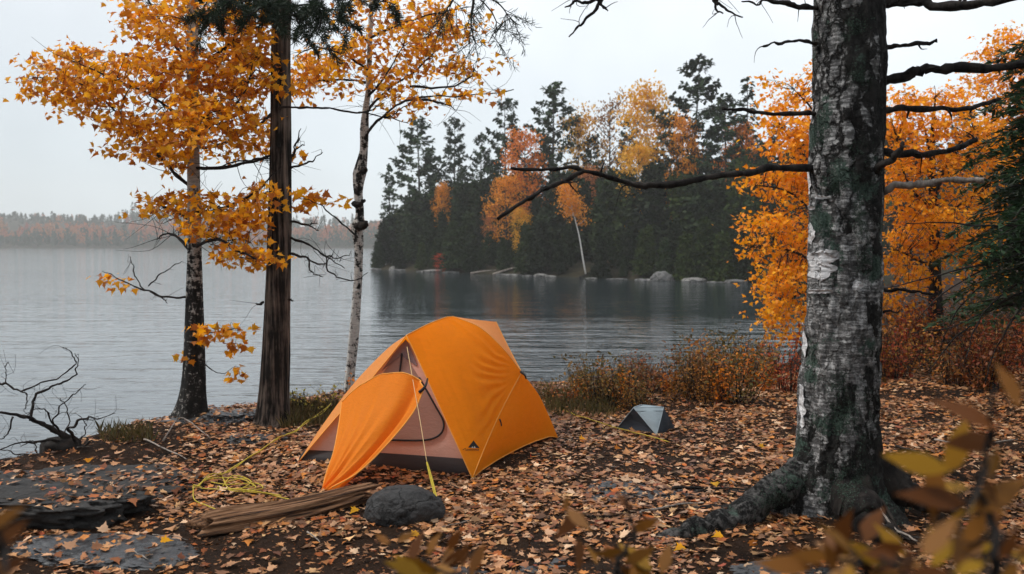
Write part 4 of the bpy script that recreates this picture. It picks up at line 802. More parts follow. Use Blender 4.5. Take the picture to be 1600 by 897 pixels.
net = fan('door', DOOR, .012, M['netting'], tent)
g = Geo(); tube(g, [on(x, y, .018) for x, y in DOOR[2:9]], .007, .007, n=50, sides=6); z_ = build('zip', g, M['zip'], net, base=np.array(tent.location))
fan('vent', [(634, 530), (640, 540), (652, 572), (638, 556), (626, 552), (612, 560), (596, 580), (616, 552)], .016, fabric('mauve_vent_fabric', (.20, .13, .13, 1), .15), tent)
g = Geo(); tube(g, [on(628, 552, .02), on(626, 570, .02), on(623, 590, .02)], .008, .006, n=8); build('zip_pull', g, M['zip'], tent)
# tub floor along the right side, under the raised hem
iw = (C_ - A) / np.linalg.norm(C_ - A) * .06; a0, a1 = A + (B - A) * .05 + iw + [0, 0, -.01], B + iw + [0, 0, -.01]
X = np.stack([crom(np.array([a0, (a0 + a1) / 2, a1]), 30) + np.array([0, 0, z]) + iw * (.9 * z / .14) for z in np.linspace(0, .14, 8)]); X = X + (.008 * fbm(X * 7, 3, 5))[..., None] * np.array([.8, -.5, 0]); g = Geo(); g.add(X, grid_faces(8, 30)); build('groundsheet', g, M['tub'], tent)
# the flap
fl0 = cv([P(534, 628, 6.80), P(566, 606, 6.72), P(608, 588, 6.62), P(645, 587, 6.48), P(663, 606, 6.35)], 70); fl1 = cv([P(503, 769, 6.10), P(508, 767, 6.08), P(514, 764, 6.05)], 70)
fld0 = cv([P(534, 628, 6.80), P(530, 662, 6.62), P(522, 705, 6.40), P(509, 742, 6.22), P(503, 769, 6.10)], 90); fld1 = cv([P(663, 606, 6.35), P(645, 645, 6.28), P(607, 692, 6.2), P(560, 738, 6.12), P(514, 764, 6.05)], 90)
X = coons(fl0, fl1, fld0, fld1); n = nrm(X); n = n * np.sign(np.sum(n * (np.array([0, 0, CAMH]) - X), -1, keepdims=True)); u = np.linspace(0, 1, 70)[:, None]; v = np.linspace(0, 1, 90)[None]
dsp = .04 * np.sin(math.pi * u) ** 1.2 * (1 - .5 * v) - .075 * np.exp(-((u - .80) / .07) ** 2) - .03 * np.exp(-((u - .45) / .06) ** 2) * v * np.minimum(1, v * 4) + .022 * fbm(np.stack([u * 9 + 0 * v + v * 1.5, v * 1.5 + 0 * u, 0 * u * v], -1), 4, 41) * np.minimum(1, 6 * u * (1 - u) + .15)
dsp = dsp + .010 * np.sin(u * 40 + v * 5) * sstep(.0, .5, v) * np.exp(-((u - .35) / .3) ** 2)
X = X + n * dsp[..., None]; g = Geo(); g.add(X, grid_faces(70, 90)); flap = build('door_flap', g, M['flap'], tent)
for c in (X[:, 0], X[0], X[-1]):
    g = Geo(); tube(g, c[::3], .005, .005, n=len(c[::3]), sides=6, smoothpath=False); build('hem', g, M['seam'], flap, base=np.array(tent.location))
g = Geo(); tube(g, [P(655, 613, 6.34), P(662, 607, 6.34), P(666, 600, 6.4), P(668, 592, 6.6)], .012, .007, n=10, sides=8); build('toggle', g, M['zip'], tent)
gp = G(684, 790); gp[2] = gz1(gp[0], gp[1]) + .01
k0 = P(636, 542, 6.82); k1 = gp; at = lambda s: k0 + (k1 - k0) * s
g = Geo(); tube(g, [k0, P(647, 605, 6.42), P(656, 655, 6.2), P(667, 722, 5.95)], .0022, .0025, n=20, sides=6); build('guy_line', g, M['cord_pale'], tent)
g = Geo(); q0 = P(667, 722, 5.95); dv = (gp - q0); sd = np.array([1., 0, 0]) * .008; W = []
for i in range(12):
    t = i / 11; w = sd * (.7 + .5 * math.sin(t * 3.1)); c = q0 + dv * t; W += [c - w + [0, -.003, 0], c + w + [0, .003, 0]]
g.add(W, grid_faces(12, 2)); tube(g, [q0, gp + [-.01, 0, 0]], .0035, .0035, n=8); build('strap', g, M['webbing'], tent)
g = Geo(); tube(g, [gp + [.0, .0, .05], gp + [.02, -.01, -.05]], .007, .006, n=4); build('peg', g, M['zip'], tent)
bpy.context.view_layer.update(); fb = bvh_of([main]); sb = bvh_of([sidep])
def decal(name, tri, mat, n=8, off=.003, bv=None):
    V = []; f = []; bv = bv or fb
    a, b, c = map(np.array, tri); idx = {}
    for i in range(n + 1):
        for j in range(n + 1 - i):
            q = a + (b - a) * i / n + (c - a) * j / n; h = cast(bv, *q); idx[i, j] = len(V); V.append(h[0] + h[1] * off)
    for i in range(n):
        for j in range(n - i):
            f.append((idx[i, j], idx[i + 1, j], idx[i, j + 1]))
            if i + j < n - 1: f.append((idx[i + 1, j], idx[i + 1, j + 1], idx[i, j + 1]))
    g = Geo(); g.add(V, f); return build(name, g, mat, tent)
lg = Geo()
def tri_into(g, tri, off, n=6):
    a, b, c = map(np.array, tri); idx = {}; V = []; f = []
    for i in range(n + 1):
        for j in range(n + 1 - i):
            q = a + (b - a) * i / n + (c - a) * j / n; h = cast(fb, *q); idx[i, j] = len(V); V.append(h[0] + h[1] * off)
    for i in range(n):
        for j in range(n - i):
            f.append((idx[i, j], idx[i + 1, j], idx[i, j + 1]))
            if i + j < n - 1: f.append((idx[i + 1, j], idx[i + 1, j + 1], idx[i, j + 1]))
    g.add(V, f)
tri_into(lg, ((739.5, 688.5), (731, 699.5), (749, 700.5)), .004); 
def stroke(g, pts, r=.0016, off=.003):
    V = [];
    for x, y in pts:
        h = cast(fb, x, y); V.append(h[0] + h[1] * off)
    tube(g, V, r, r, n=len(V) * 2, sides=5)
stroke(lg, [(723, 703.3), (725, 702), (727, 700.6), (728, 703.2)]); 
for i in range(9): stroke(lg, [(729.5 + i * 2.1, 703.2), (730 + i * 2.1, 701.8 + .4 * (i % 2)), (731 + i * 2.1, 703.4)], .0013)
stroke(lg, [(727, 704), (738, 704.6), (748, 704.2)], .001)
build('logo', lg, M['logo'], tent)
lg = Geo(); 
for t_ in (((736, 700.2), (737.6, 697.6), (739, 700.4)), ((739.2, 700.4), (741, 697.2), (743, 700.6))): tri_into(lg, t_, .006, 3)
build('logo', lg, M['logo_pale'], tent)
def bead(name, px, py, mat, bv, l=((0, 0), (2, 5), (3, 11)), r=.007):
    V = []
    for a, b in l:
        h = cast(bv, px + a, py + b)
        if h: V.append(h[0] + h[1] * .01)
    if len(V) > 1: g = Geo(); tube(g, V, r, r * .7, n=8, sides=6); build(name, g, mat, tent)
bead('zip_pull', 779, 655, M['zip'], sb)
g = Geo(); tube(g, [P(814, 581, 7.25), P(820, 586, 7.2), P(822, 592, 7.2)], .012, .006, n=8); build('toggle', g, M['zip'], tent)
red = fabric('red_tape', (.5, .05, .02, 1), .1)
for (x, y, Yy) in ((738, 749, A[1]), (826, 704, 7.25), (871, 686, B[1])):
    p = P(x, y, Yy - .02); q = G(x + 3, y + 10); g = Geo(); tube(g, [p, (p + q) / 2 + [.01, 0, 0], q], .004, .004, n=8); build('peg_loop', g, red, tent)

# small grey tent
a = G(1026, 680); b = G(1055, 669); c = G(963, 670); Yg = a[1]
gt = thing('small_tent', G(1010, 675), 'tiny grey and slate tent in front of the bushes by the water', 'tent')
p1 = P(990, 637, Yg + .18); p2 = P(1037, 636.5, Yg + .2); pm = P(1006, 633, Yg + .3); dk = (b + c) / 2 + np.array([0, .35, 0])
def tri_panel(nm, P0, P1, P2, mat, bul=.01, seed=0):
    n = 16; g = Geo(); idx = {}; V = []; f = []; P0, P1, P2 = map(np.asarray, (P0, P1, P2)); nn = np.cross(P1 - P0, P2 - P0); nn /= np.linalg.norm(nn); nn = nn * (1 if nn[1] < 0 else -1)
    for i in range(n + 1):
        for j in range(n + 1 - i):
            u, v = i / n, j / n; q = P0 + (P1 - P0) * u + (P2 - P0) * v; w = 27 * u * v * (1 - u - v); idx[i, j] = len(V); V.append(q + nn * (bul * w + .008 * min(1, 3 * w) * float(fbm((q * 13)[None], 3, seed)[0])))
    for i in range(n):
        for j in range(n - i):
            f.append((idx[i, j], idx[i + 1, j], idx[i, j + 1]))
            if i + j < n - 1: f.append((idx[i + 1, j], idx[i + 1, j + 1], idx[i, j + 1]))
    g.add(V, f); build(nm, g, M[mat], gt)
tri_panel('fly_panel', p1, p2, a, 'grey_fly', .02, 1); tri_panel('fly_panel', p1, pm, p2, 'grey_fly', .0, 2); tri_panel('side_panel', c, p1, a, 'grey_dark', -.025, 3); tri_panel('side_panel', a, p2, b, 'grey_dark', .01, 4); tri_panel('back_panel', c, pm, p1, 'grey_dark', 0, 5); tri_panel('back_panel', pm, dk, p2, 'grey_fly', 0, 6); tri_panel('back_panel', p2, dk, b, 'grey_dark', 0, 7); tri_panel('back_panel', c, dk, pm, 'grey_dark', 0, 8)
for l in ((p1, a), (p1, p2), (p2, a), (c, p1)):
    g = Geo(); tube(g, l, .004, .004, n=6); build('seam', g, M['grey_fly'], gt)

g = Geo(); l0, l1 = p1 + (a - p1) * .12, p2 + (a - p2) * .12; tube(g, [l0 + [0, -.012, 0], (l0 + l1) / 2 + [0, -.016, 0], l1 + [0, -.012, 0]], .0022, .0022, n=10, sides=5); build('zip', g, M['grey_dark'], gt)
for q0, q1 in ((c, c + [-.14, -.05, -.01]), (b, b + [.10, -.06, -.01]), (a, a + [.02, -.10, -.005])):
    g = Geo(); tube(g, [q0 + [0, 0, .02], q1 + [0, 0, .012]], .002, .002, n=4, sides=5); build('guy_line', g, M['cord_pale'], gt)
    g = Geo(); tube(g, [q1 + [0, 0, .04], q1 + [0, 0, -.02]], .004, .003, n=3, sides=6); build('peg', g, M['zip'], gt)
g = Geo(); tube(g, [p1, p1 + (pm - p1) * .5 + [0, 0, .006], pm, p2], .005, .005, n=16, sides=6); build('ridge_pole', g, M['grey_fly'], gt)

# ------------------------------------------------------------------ log, boulder, slabs
def logmesh():
    p0 = P(318, 826, 5.12); p1 = P(578, 766, 5.78); L = np.linalg.norm(p1 - p0); ax = (p1 - p0) / L; n, s = 70, 64; th = np.linspace(0, 2 * math.pi, s, endpoint=False)
    up = np.array([0, 0, 1.]) - ax * ax[2]; up /= np.linalg.norm(up); sd = np.cross(ax, up); V = []
    for i in range(n):
        t = i / (n - 1); r0 = np.interp(t, [0, .15, .5, .85, 1], [.086, .100, .092, .074, .056])
        gr = fbm(np.stack([np.cos(th) * 4, np.sin(th) * 4, np.full(s, t * 1.2)], 1), 4, 71) + .8 * np.abs(vnoise(np.stack([np.cos(th) * 9, np.sin(th) * 9, np.full(s, t * .8)], 1), 72)) - .3
        r = r0 * (1 + .30 * gr) * (1 - .18 * (np.cos(th - 1.2) > .3) * 0)
        e = .10 * vnoise(np.stack([np.cos(th) * 3, np.sin(th) * 3, th * 0 + (5 if t < .5 else 9)], 1), 73) * (np.exp(-t * 14) - np.exp(-(1 - t) * 14))
        c = p0 + ax * L * t + up * (.03 * math.sin(t * 3.1) * -1)
        V.append(c + ax * e[:, None] + sd * (r * 1.15 * np.cos(th))[:, None] + up * (r * .98 * np.sin(th))[:, None])
    V = np.concatenate(V); f = grid_faces(n, s, True); V = np.vstack([V, p0 + ax * .06, p1 - ax * .05]); m = n * s
    f += [(m, (j + 1) % s, j) for j in range(s)] + [(m + 1, (n - 1) * s + j, (n - 1) * s + (j + 1) % s) for j in range(s)]
    g = Geo(); rot = math.atan2(ax[1], ax[0]); o = bpy.data.objects
    base = np.array([*p0[:2], 0.]); Rm = np.array([[math.cos(-rot), -math.sin(-rot), 0], [math.sin(-rot), math.cos(-rot), 0], [0, 0, 1]])
    g.add((V - base) @ Rm.T, f); ob = build('driftwood_log', g, M['log']); ob.location = base; ob.rotation_euler[2] = rot; return tag(ob, 'splintered weathered log lying in the leaves in front of the orange tent', 'log')
logo_ = logmesh()
def ico(n):
    import bmesh
    bm = bmesh.new(); bmesh.ops.create_icosphere(bm, subdivisions=n, radius=1); V = np.array([v.co[:] for v in bm.verts]); f = [tuple(v.index for v in q.verts) for q in bm.faces]; bm.free(); return V, f
def rock(name, c, rad, mat, label, cat, seed, sub=5, rough=.28, flat=None, freq=1.3, rz=0, group=None, boxy=0):
    V, f = ico(sub); 
    if boxy: V = np.sign(V) * np.abs(V) ** (1 - boxy)
    d = 1 + rough * fbm(V * freq + seed * 3.1, 4, seed) + rough * .5 * fbm(V * freq * 4 + seed, 4, seed + 1); V = V * d[:, None]
    if flat: V[:, 2] = np.where(V[:, 2] > flat, flat + (V[:, 2] - flat) * .3 + .10 * fbm(V * 4.5 + seed, 4, seed + 5), V[:, 2])
    V = V * np.array(rad); cr, sr = math.cos(rz), math.sin(rz); V = V @ np.array([[cr, sr, 0], [-sr, cr, 0], [0, 0, 1]])
    g = Geo(); g.add(V, f); o = build(name, g, M[mat]); o.location = [float(x) for x in c]; return tag(o, label, cat, group)
bc = G(629, 818)
rocks = []
rock('boulder', (bc[0], bc[1] + .12, bc[2] + .045), (.25, .18, .15), 'boulder', 'charcoal boulder in front of the orange tent, beside the log', 'boulder', 6, 6, .17, None, 1.0)
def slab(px, py, rad, label, seed, z, rz=0, flat=.35, mat='slab', rough=.42, boxy=.2):
    p = G(px, py); o = rock('rock_slab', (p[0], p[1], z), rad, mat, label, 'rock', seed, 6, rough, flat, 1.5, rz, boxy=boxy); rocks.append(o); return o
slab(20, 800, (.85, .36, .20), 'dark ledge of rock with a lichen covered front face at the far left', 2, .03, R(-10), .45, 'slab_dark')
slab(165, 868, (.50, .26, .12), 'flat blue grey rock slab in the lower left with a few leaves on it', 3, -.03, R(-12), .35)
slab(150, 752, (.85, .38, .13), 'low dark slab running from the ledge towards the birch roots', 5, -.06, R(-6), .4, 'slab_dark')
slab(362, 652, (.30, .22, .12), 'rounded grey rock between the amber birch and the pine', 6, .0, R(-15), .5)
slab(405, 688, (.24, .14, .08), 'small grey rock in the leaves in front of the pine trunk', 7, .0, R(8), .5)
slab(345, 655, (.5, .3, .10), 'low shelf of grey rock at the water edge behind the amber birch', 8, -.05, R(10), .5)
slab(1000, 772, (.42, .20, .07), 'flat grey rock showing through the leaves left of the long root', 9, -.03, R(5), .35)
slab(965, 760, (.20, .12, .06), 'small flat rock left of the long root, beside the larger flat one', 10, -.015, 0, .35)
slab(860, 878, (.28, .16, .06), 'flat wet rock in the leaves at the bottom centre', 11, -.02, R(10), .35)
slab(1225, 893, (.30, .14, .07), 'dark rock at the bottom edge under the old birch root', 12, -.01, R(4), .4)
slab(690, 893, (.3, .12, .06), 'dark flat rock at the bottom edge below the boulder', 13, -.02, R(-4), .35)
SG = 'stones along the headland water line'
for i, (px, s, w, mt, lab) in enumerate(((615, .5, .8, 'shore_rock', 'whitish boulder at the tip of the headland water line'), (680, .3, 2.2, 'shore_rock', 'long pale rock below the scarlet bush'), (1036, .85, 1.5, 'shore_rock_dark', 'largest grey boulder on the headland water line'), (1085, .35, 1.4, 'shore_rock', 'pale flat stone right of the largest grey boulder'), (845, .25, .9, 'shore_rock', 'small pale stone on the water line left of the leaning birch'), (1150, .3, 1.2, 'shore_rock_dark', 'grey stone on the water line beside the orange maple'))):
    y = shoreY(px) - 1.9; x = (px - 800) / F * y; rock('shore_boulder', (x, y, WATER + .05), (w * .55, .5, s * .62), mt, lab, 'boulder', 20 + i, 4, .3, None, 1.4)
r_ = random.Random(9)
for i in range(17):
    px = r_.uniform(585, 1180); y = shoreY(px) - r_.uniform(1.5, 2.3); x = (px - 800) / F * y; rock('shore_stone', (x, y, WATER + .0), (r_.uniform(.3, 1.1), .4, r_.uniform(.05, .12)), r_.choice(['shore_rock', 'shore_rock_dark', 'shore_rock_dark']), 'small stone on the water line of the headland', 'stone', 50 + i, 3, .3, None, 1.4, group=SG)
for k, (x0, x1, rr) in enumerate(((770, 820, .10), (735, 775, .08), (905, 930, .1))):
    g = Geo(); y = shoreY((x0 + x1) / 2) - 1.9; p = P(x0, 430, y); q = P(x1, 430, y); p[2] = WATER + .05; q[2] = WATER + (.75 if k == 0 else .3); tube(g, [p, (p + q) / 2 + [0, 0, .05], q], rr, rr * .5, n=8, sides=6)
    tag(build('driftwood', g, M['grey_wood'] if k < 2 else M['dark_bark'], base=p), ('bleached trunk leaning at the headland water line left of centre', 'short bleached trunk at the headland water line nearer the tip', 'dark fallen trunk at the water line under the leaning birch')[k], 'fallen trunk')

# ------------------------------------------------------------------ fallen leaves on the ground and rocks
bpy.context.view_layer.update()
gb = bvh_of([ground] + rocks); rb = bvh_of(rocks)
def in_tent(x, y):
    p = np.array([x, y]); a = A[:2]; M2 = np.stack([B[:2] - a, C_[:2] - a], 1); s = np.linalg.solve(M2, p - a); return .02 < s[0] < .98 and .02 < s[1] < .98
pos = []; nor = []; r = np.random.default_rng(77); tries = 0
def litter(n, ymin, ymax, keepf, lo=0, hi=1):
    out = 0; X = r.uniform(-1, 1, n * 2); Yq = np.sqrt(r.uniform(ymin ** 2, ymax ** 2, n * 2)); X = np.sign(X) * (lo + (hi - lo) * np.abs(X)) * (Yq * .66 + .3)
    d = polysd(X, Yq, NEAR); m = fbm(np.stack([X * .9, Yq * 1.5, X * 0], -1), 4, 90) + .5 * fbm(np.stack([X * 4, Yq * 4, X * 0], -1), 2, 91)
    for x, y, dd, mm in zip(X, Yq, d, m):
        if out >= n: break
        left = sstep(1.2, 2.8, -x) * .45
        if dd < .05 or in_tent(x, y) or r.random() > keepf(x, y, mm) * (1 - left): continue
        h = gb.ray_cast(Vector((x, y, 1.5)), Vector((0, 0, -1)))
        if h[0] is None or h[0].z < -.35: continue
        hr = rb.ray_cast(Vector((x, y, 1.5)), Vector((0, 0, -1)))
        if hr[0] is not None and hr[0].z >= h[0].z - .002 and r.random() > .66: continue
        pos.append(np.array(h[0]) + [0, 0, r.uniform(.002, .016)]); nor.append(np.array(h[1]) + r.normal(0, .16, 3)); out += 1
litter(58000, 3.2, 11.5, lambda x, y, m: float(np.clip(.66 + 1.7 * m, .14, 1)))
litter(2500, 11.5, 17, lambda x, y, m: .8)
litter(12000, 2.2, 12, lambda x, y, m: float(np.clip(.66 + 1.7 * m, .14, 1)), 1.0, 1.9)
pos = np.array(pos); k = len(pos)
tag(leaves('fallen_leaves', pos, nor, r.normal(0, 1, (k, 3)) * [1, 1, .1], (.02 + .068 * r.random(k) ** 1.4) * r.uniform(.75, 1.05, k), MAPLE, M['ground_leaf'], fold=.13, curl=.24, jig=.07, seed=4), 'brown and pale orange leaves strewn over the ground', 'leaves', kind='stuff')
# crumbs of older leaves and bark between them
k = 45000; Yq = np.sqrt(r.uniform(3.4 ** 2, 12 ** 2, k)); X = r.uniform(-1, 1, k) * (Yq * .66 + .3); mk = (polysd(X, Yq, NEAR) > .1); X, Yq = X[mk], Yq[mk]; k = len(X)
cp_ = np.stack([X, Yq, gz(X, Yq) + .006], 1); M['crumb'] = leafmat('leaf_crumb', [(.05, .022, .012, 1), (.12, .05, .02, 1), (.22, .10, .045, 1), (.03, .016, .01, 1), (.16, .05, .015, 1), (.30, .16, .08, 1)], .05, .7, .1)
tag(leaves('leaf_litter', cp_, np.array([0, 0, 1.]) + r.normal(0, .3, (k, 3)), r.normal(0, 1, (k, 3)) * [1, 1, .1], r.uniform(.008, .03, k), DIAMOND, M['crumb'], fold=.2, curl=.4, jig=.15), 'dark crumbs of old leaves and bark covering the soil', 'leaf litter', kind='stuff')
# a few fresh amber leaves
pos2 = [np.array(gb.ray_cast(Vector((*G(px, py)[:2], 1.5)), Vector((0, 0, -1)))[0]) + [0, 0, .02] for px, py in ((1115, 758), (960, 705), (1130, 842), (1170, 850), (905, 690), (1070, 860), (655, 838), (250, 860), (140, 720), (560, 800), (820, 770), (1185, 700))]
tag(leaves('fresh_leaves', np.array(pos2), np.tile([0, -.3, 1.], (12, 1)), r.normal(0, 1, (12, 3)), np.full(12, .075), MAPLE, M['maple'], fold=.3, curl=.3), 'few bright orange leaves lying on the brown ones', 'leaves', kind='stuff')

# ------------------------------------------------------------------ undergrowth
def shrub_proto(nm, seed, mat, h, w, nst, nl, lsz=.04, tmpl=OVAL):
    root = bpy.data.objects.new(nm, None); COL.objects.link(root); root.empty_display_size = .1; r = np.random.default_rng(seed); g = Geo(); pos = []; dr = []; nor = []
    for i in range(nst):
        a = r.uniform(0, 6.28); sp = r.uniform(.1, 1) * w; hh = h * r.uniform(.55, 1.05); e = np.array([math.cos(a) * sp, math.sin(a) * sp, hh]); b = np.array([math.cos(a), math.sin(a), 0]) * sp * .3
        c = tube(g, [b - [0, 0, .05], b * .6 + e * .4 + r.normal(0, .03, 3), e], .005, .0015, n=9, sides=3, jit=.03, seed=seed + i)
        k = nl // nst; s = r.uniform(.15, 1.02, k); pp = np.stack([np.interp(s, np.linspace(0, 1, 9), c[:, j]) for j in range(3)], 1) + r.normal(0, .055, (k, 3)); pos.append(pp); d = r.normal(0, .8, (k, 3)); d[:, 2] -= .1; dr.append(d); n = r.normal(0, .6, (k, 3)); n[:, 2] += .7; nor.append(n)
    build('stem', g, M['twig'], root); pos = np.concatenate(pos); leaves('foliage', pos, np.concatenate(nor), np.concatenate(dr), lsz * r.uniform(.6, 1.4, len(pos)), tmpl, M[mat], root, fold=.25, curl=.25, jig=.06)
    return root
SH = [shrub_proto('russet_shrub', 1, 'shrub_rust', .6, .34, 22, 480), shrub_proto('russet_shrub', 2, 'shrub_amber', .75, .30, 18, 320, .045), shrub_proto('olive_shrub', 3, 'shrub_olive', .5, .36, 26, 560, .036), shrub_proto('crimson_shrub', 4, 'shrub_red', .65, .34, 24, 480, .042), shrub_proto('russet_shrub', 5, 'maple_rust', .8, .22, 10, 170, .06)]
SU = [False] * len(SH)
SLAB = ['russet leafy shrub in the thicket by the water', 'tall russet shrub in the thicket by the water', 'olive brown shrub in the thicket by the water', 'crimson leafy shrub in the undergrowth', 'sparse orange leaved stems rising above the thicket']
def put_shrub(i, x, y, s, lab, group):
    o = SH[i] if not SU[i] else copy_tree(SH[i]); SU[i] = True; o.location = (x, y, gz1(x, y) - .01); o.scale = (s * random.uniform(.9, 1.2), s * random.uniform(.9, 1.2), s); o.rotation_euler = (0, 0, random.uniform(0, 6.28)); return tag(o, lab, 'shrub', group)
rs = random.Random(21)
for i in range(58):
    x = rs.uniform(.62, 3.5); yb = float(np.interp(x, [.5, 1.0, 1.8, 2.6, 3.5], [9.7, 9.0, 8.9, 9.4, 9.9])); yt = float(np.interp(x, [.5, 1.6, 2.8, 3.6], [10.5, 10.8, 11.3, 12.2])); y = rs.uniform(yb, yt)
    px = 800 + x / y * F; top = float(np.interp(px, [860, 900, 930, 1000, 1100, 1200, 1300], [628, 590, 572, 562, 546, 535, 530])) + rs.uniform(-20, 30); H = CAMH - (top - 380) / F * y
    if abs(px - 1010) < 60 and y < 9.0: continue
    k = rs.choices([0, 1, 2, 3, 4], [.22, .22, .36, .05, .15])[0]; hh = [.6, .75, .5, .65, .8][k]; put_shrub(k, x, y, float(np.clip(H / hh, .34, 1.5)), SLAB[k] + ' behind the small grey tent', ('russet', 'tall russet', 'olive', 'crimson', 'sparse orange')[k] + ' shrubs behind the small grey tent')
for i in range(46):
    y = rs.uniform(9.9, 14.5); px = rs.uniform(1365, 1680); x = (px - 800) / F * y
    k = rs.choices([0, 1, 2, 3, 4], [.30, .15, .22, .26, .07])[0]; put_shrub(k, x, y, rs.uniform(.75, 1.35), ['russet leafy shrub', 'tall russet shrub', 'olive brown shrub', 'crimson leafy shrub', 'sparse orange leaved stems'][k] + ' in the undergrowth right of the old birch', ('russet', 'tall russet', 'olive', 'crimson', 'sparse orange')[k] + ' shrubs right of the old birch')
# low plants and grass by the water
def stemplant(px, py, Y, h, label, seed, mat='yellow_plant', n=8, nl=60, sz=.03, w=.12, cat='plant', name='leafy_plant'):
    b = P(px, py, Y); b[2] = gz1(b[0], b[1]) if Y < 11 else b[2]; t = thing(name, b, label, cat); r = np.random.default_rng(seed); g = Geo(); pos = []
    for i in range(n):
        e = b + np.array([r.normal(0, w), r.normal(0, w * .6), h * r.uniform(.6, 1.05)]); c = tube(g, [b + r.normal(0, .02, 3) * [1, 1, 0], (b + e) / 2 + r.normal(0, .02, 3), e], .003, .001, n=7, sides=3); s = r.uniform(.3, 1, nl // n); pos.append(np.stack([np.interp(s, np.linspace(0, 1, 7), c[:, j]) for j in range(3)], 1) + r.normal(0, .02, (nl // n, 3)))
    build('stem', g, M['twig'], t); pos = np.concatenate(pos); k = len(pos); nn = r.normal(0, .6, (k, 3)); nn[:, 2] += .6; leaves('foliage', pos, nn, r.normal(0, 1, (k, 3)), sz * r.uniform(.6, 1.4, k), OVAL, M[mat], t); return t
stemplant(490, 655, 8.7, .24, 'yellow green leafy plant between the pine trunk and the orange tent', 61, n=12, nl=110, w=.13)
stemplant(515, 640, 9.0, .28, 'small yellow plant tucked behind the left corner of the orange tent', 62, n=8, nl=60, w=.10)
stemplant(540, 612, 9.5, .42, 'thin stem with a few reddish leaves left of the slender birch', 63, 'maple_rust', 2, 10, .04, .05)
stemplant(460, 655, 8.8, .20, 'brown grassy weed at the foot of the pine', 64, 'shrub_olive', 12, 90, .025, .10)
stemplant(885, 650, 9.2, .22, 'low rusty weed beside the right corner of the orange tent', 65, 'shrub_rust', 14, 200, .03, .16)
stemplant(850, 640, 9.6, .22, 'low olive weed behind the right corner of the orange tent', 66, 'shrub_olive', 14, 200, .03, .16)
gr = np.random.default_rng(12); pos = []; 
for i in range(2600):
    px = gr.choice([gr.uniform(430, 530), gr.uniform(150, 235), gr.uniform(840, 960)], p=[.55, .12, .33]); Yq = {0: gr.uniform(8.1, 9.1), 1: gr.uniform(7.4, 7.9), 2: gr.uniform(8.6, 9.8)}[0 if 400 < px < 600 else (1 if px < 300 else 2)]; x = (px - 800) / F * Yq
    z = gz1(x, Yq)
    if z > -.4: pos.append((x, Yq, z))
pos = np.array(pos); k = len(pos); d = gr.normal(0, .35, (k, 3)); d[:, 2] = 1
tag(leaves('grass', pos, gr.normal(0, 1, (k, 3)) * [1, 1, .1], d, gr.uniform(.05, .16, k), [(-.03, 0), (.03, 0), (.02, .6), (0, 1), (-.02, .6)], M['grass'], fold=0, curl=.3), 'dry grass at the water edge around the pine and the tent', 'grass', kind='stuff')
for i, (px, py, hpx) in enumerate(((456, 640, 30), (467, 645, 26), (474, 648, 38), (186, 700, 28), (198, 704, 18))):
    Yq = 8.6 if px > 300 else 7.6; b = P(px, py + 10, Yq); b[2] = gz1(b[0], b[1]) - .02; e = P(px + 1, py - hpx, Yq); g = Geo(); tube(g, [b, (b + e) / 2 + [.006, 0, 0], e], .0035, .0015, n=8, sides=5); tube(g, [e - (e - b) * .12, e], .006, .004, n=4, sides=6)
    tag(build('reed_stalk', g, M['twig'], base=b), ('dry reed stalk nearest the pine trunk', 'middle dry reed stalk right of the pine trunk', 'tallest dry reed stalk right of the pine trunk', 'dry reed stalk at the water edge near the dead shrub', 'short dry reed stalk at the water edge near the dead shrub')[i], 'reed')

# ------------------------------------------------------------------ ropes, fallen twigs
def gline(pts, up=.012, n=60):
    c = crom(np.array([[*onz(x, y, 0)[:2], 0] if False else G(x, y) for x, y in pts]), n)
    for q in c:
        h = gb.ray_cast(Vector((q[0], q[1], 1.5)), Vector((0, 0, -1))); q[2] = h[0].z + up if h[0] else q[2]
    return c
rope = thing('guy_rope', G(330, 765), 'yellow guy rope tangled on the ground left of the orange tent', 'rope')
def rope_seg(c, r, nm='rope', mat='webbing'):
    g = Geo(); tube(g, c, r, r, n=len(c), sides=7, smoothpath=False); return build(nm, g, M[mat], rope)
s0 = P(515, 647, 8.6); s0[2] = gz1(s0[0], s0[1]) + .12; e0 = G(302, 768) + [0, 0, .02]; ln = s0 + (e0 - s0) * np.linspace(0, 1, 40)[:, None]; ln[:, 2] -= .05 * np.sin(np.linspace(0, math.pi, 40)); 
for q in ln: q[2] = max(q[2], gz1(q[0], q[1]) + .02)
rope_seg(ln, .0045); rope_seg(ln + np.array([.012, .02, .006]) + .012 * np.stack([np.sin(np.arange(40) * .5), 0 * np.arange(40), np.cos(np.arange(40) * .7)], 1), .004)
for l in ([(302, 768), (340, 770), (395, 772), (440, 780)], [(302, 768), (304, 785), (325, 795), (348, 801)], [(302, 768), (330, 752), (375, 752), (400, 766), (370, 772), (340, 765)], [(345, 742), (350, 755), (362, 768), (395, 764), (385, 752), (350, 758)], [(330, 758), (360, 762), (400, 760), (410, 768), (380, 774)], [(380, 772), (420, 776), (455, 785)], [(348, 765), (365, 748), (392, 757), (376, 770)]):
    rope_seg(gline(l, .012 + rs.uniform(0, .02)), .0038)
rope2 = gline([(872, 640), (900, 652), (940, 664), (965, 672), (1010, 684), (1045, 694)], .02); g = Geo(); tube(g, rope2, .004, .004, n=60, sides=6, smoothpath=False); tag(build('guy_rope', g, M['webbing'], base=rope2[0]), 'yellow cord lying across the leaves by the small grey tent', 'rope')
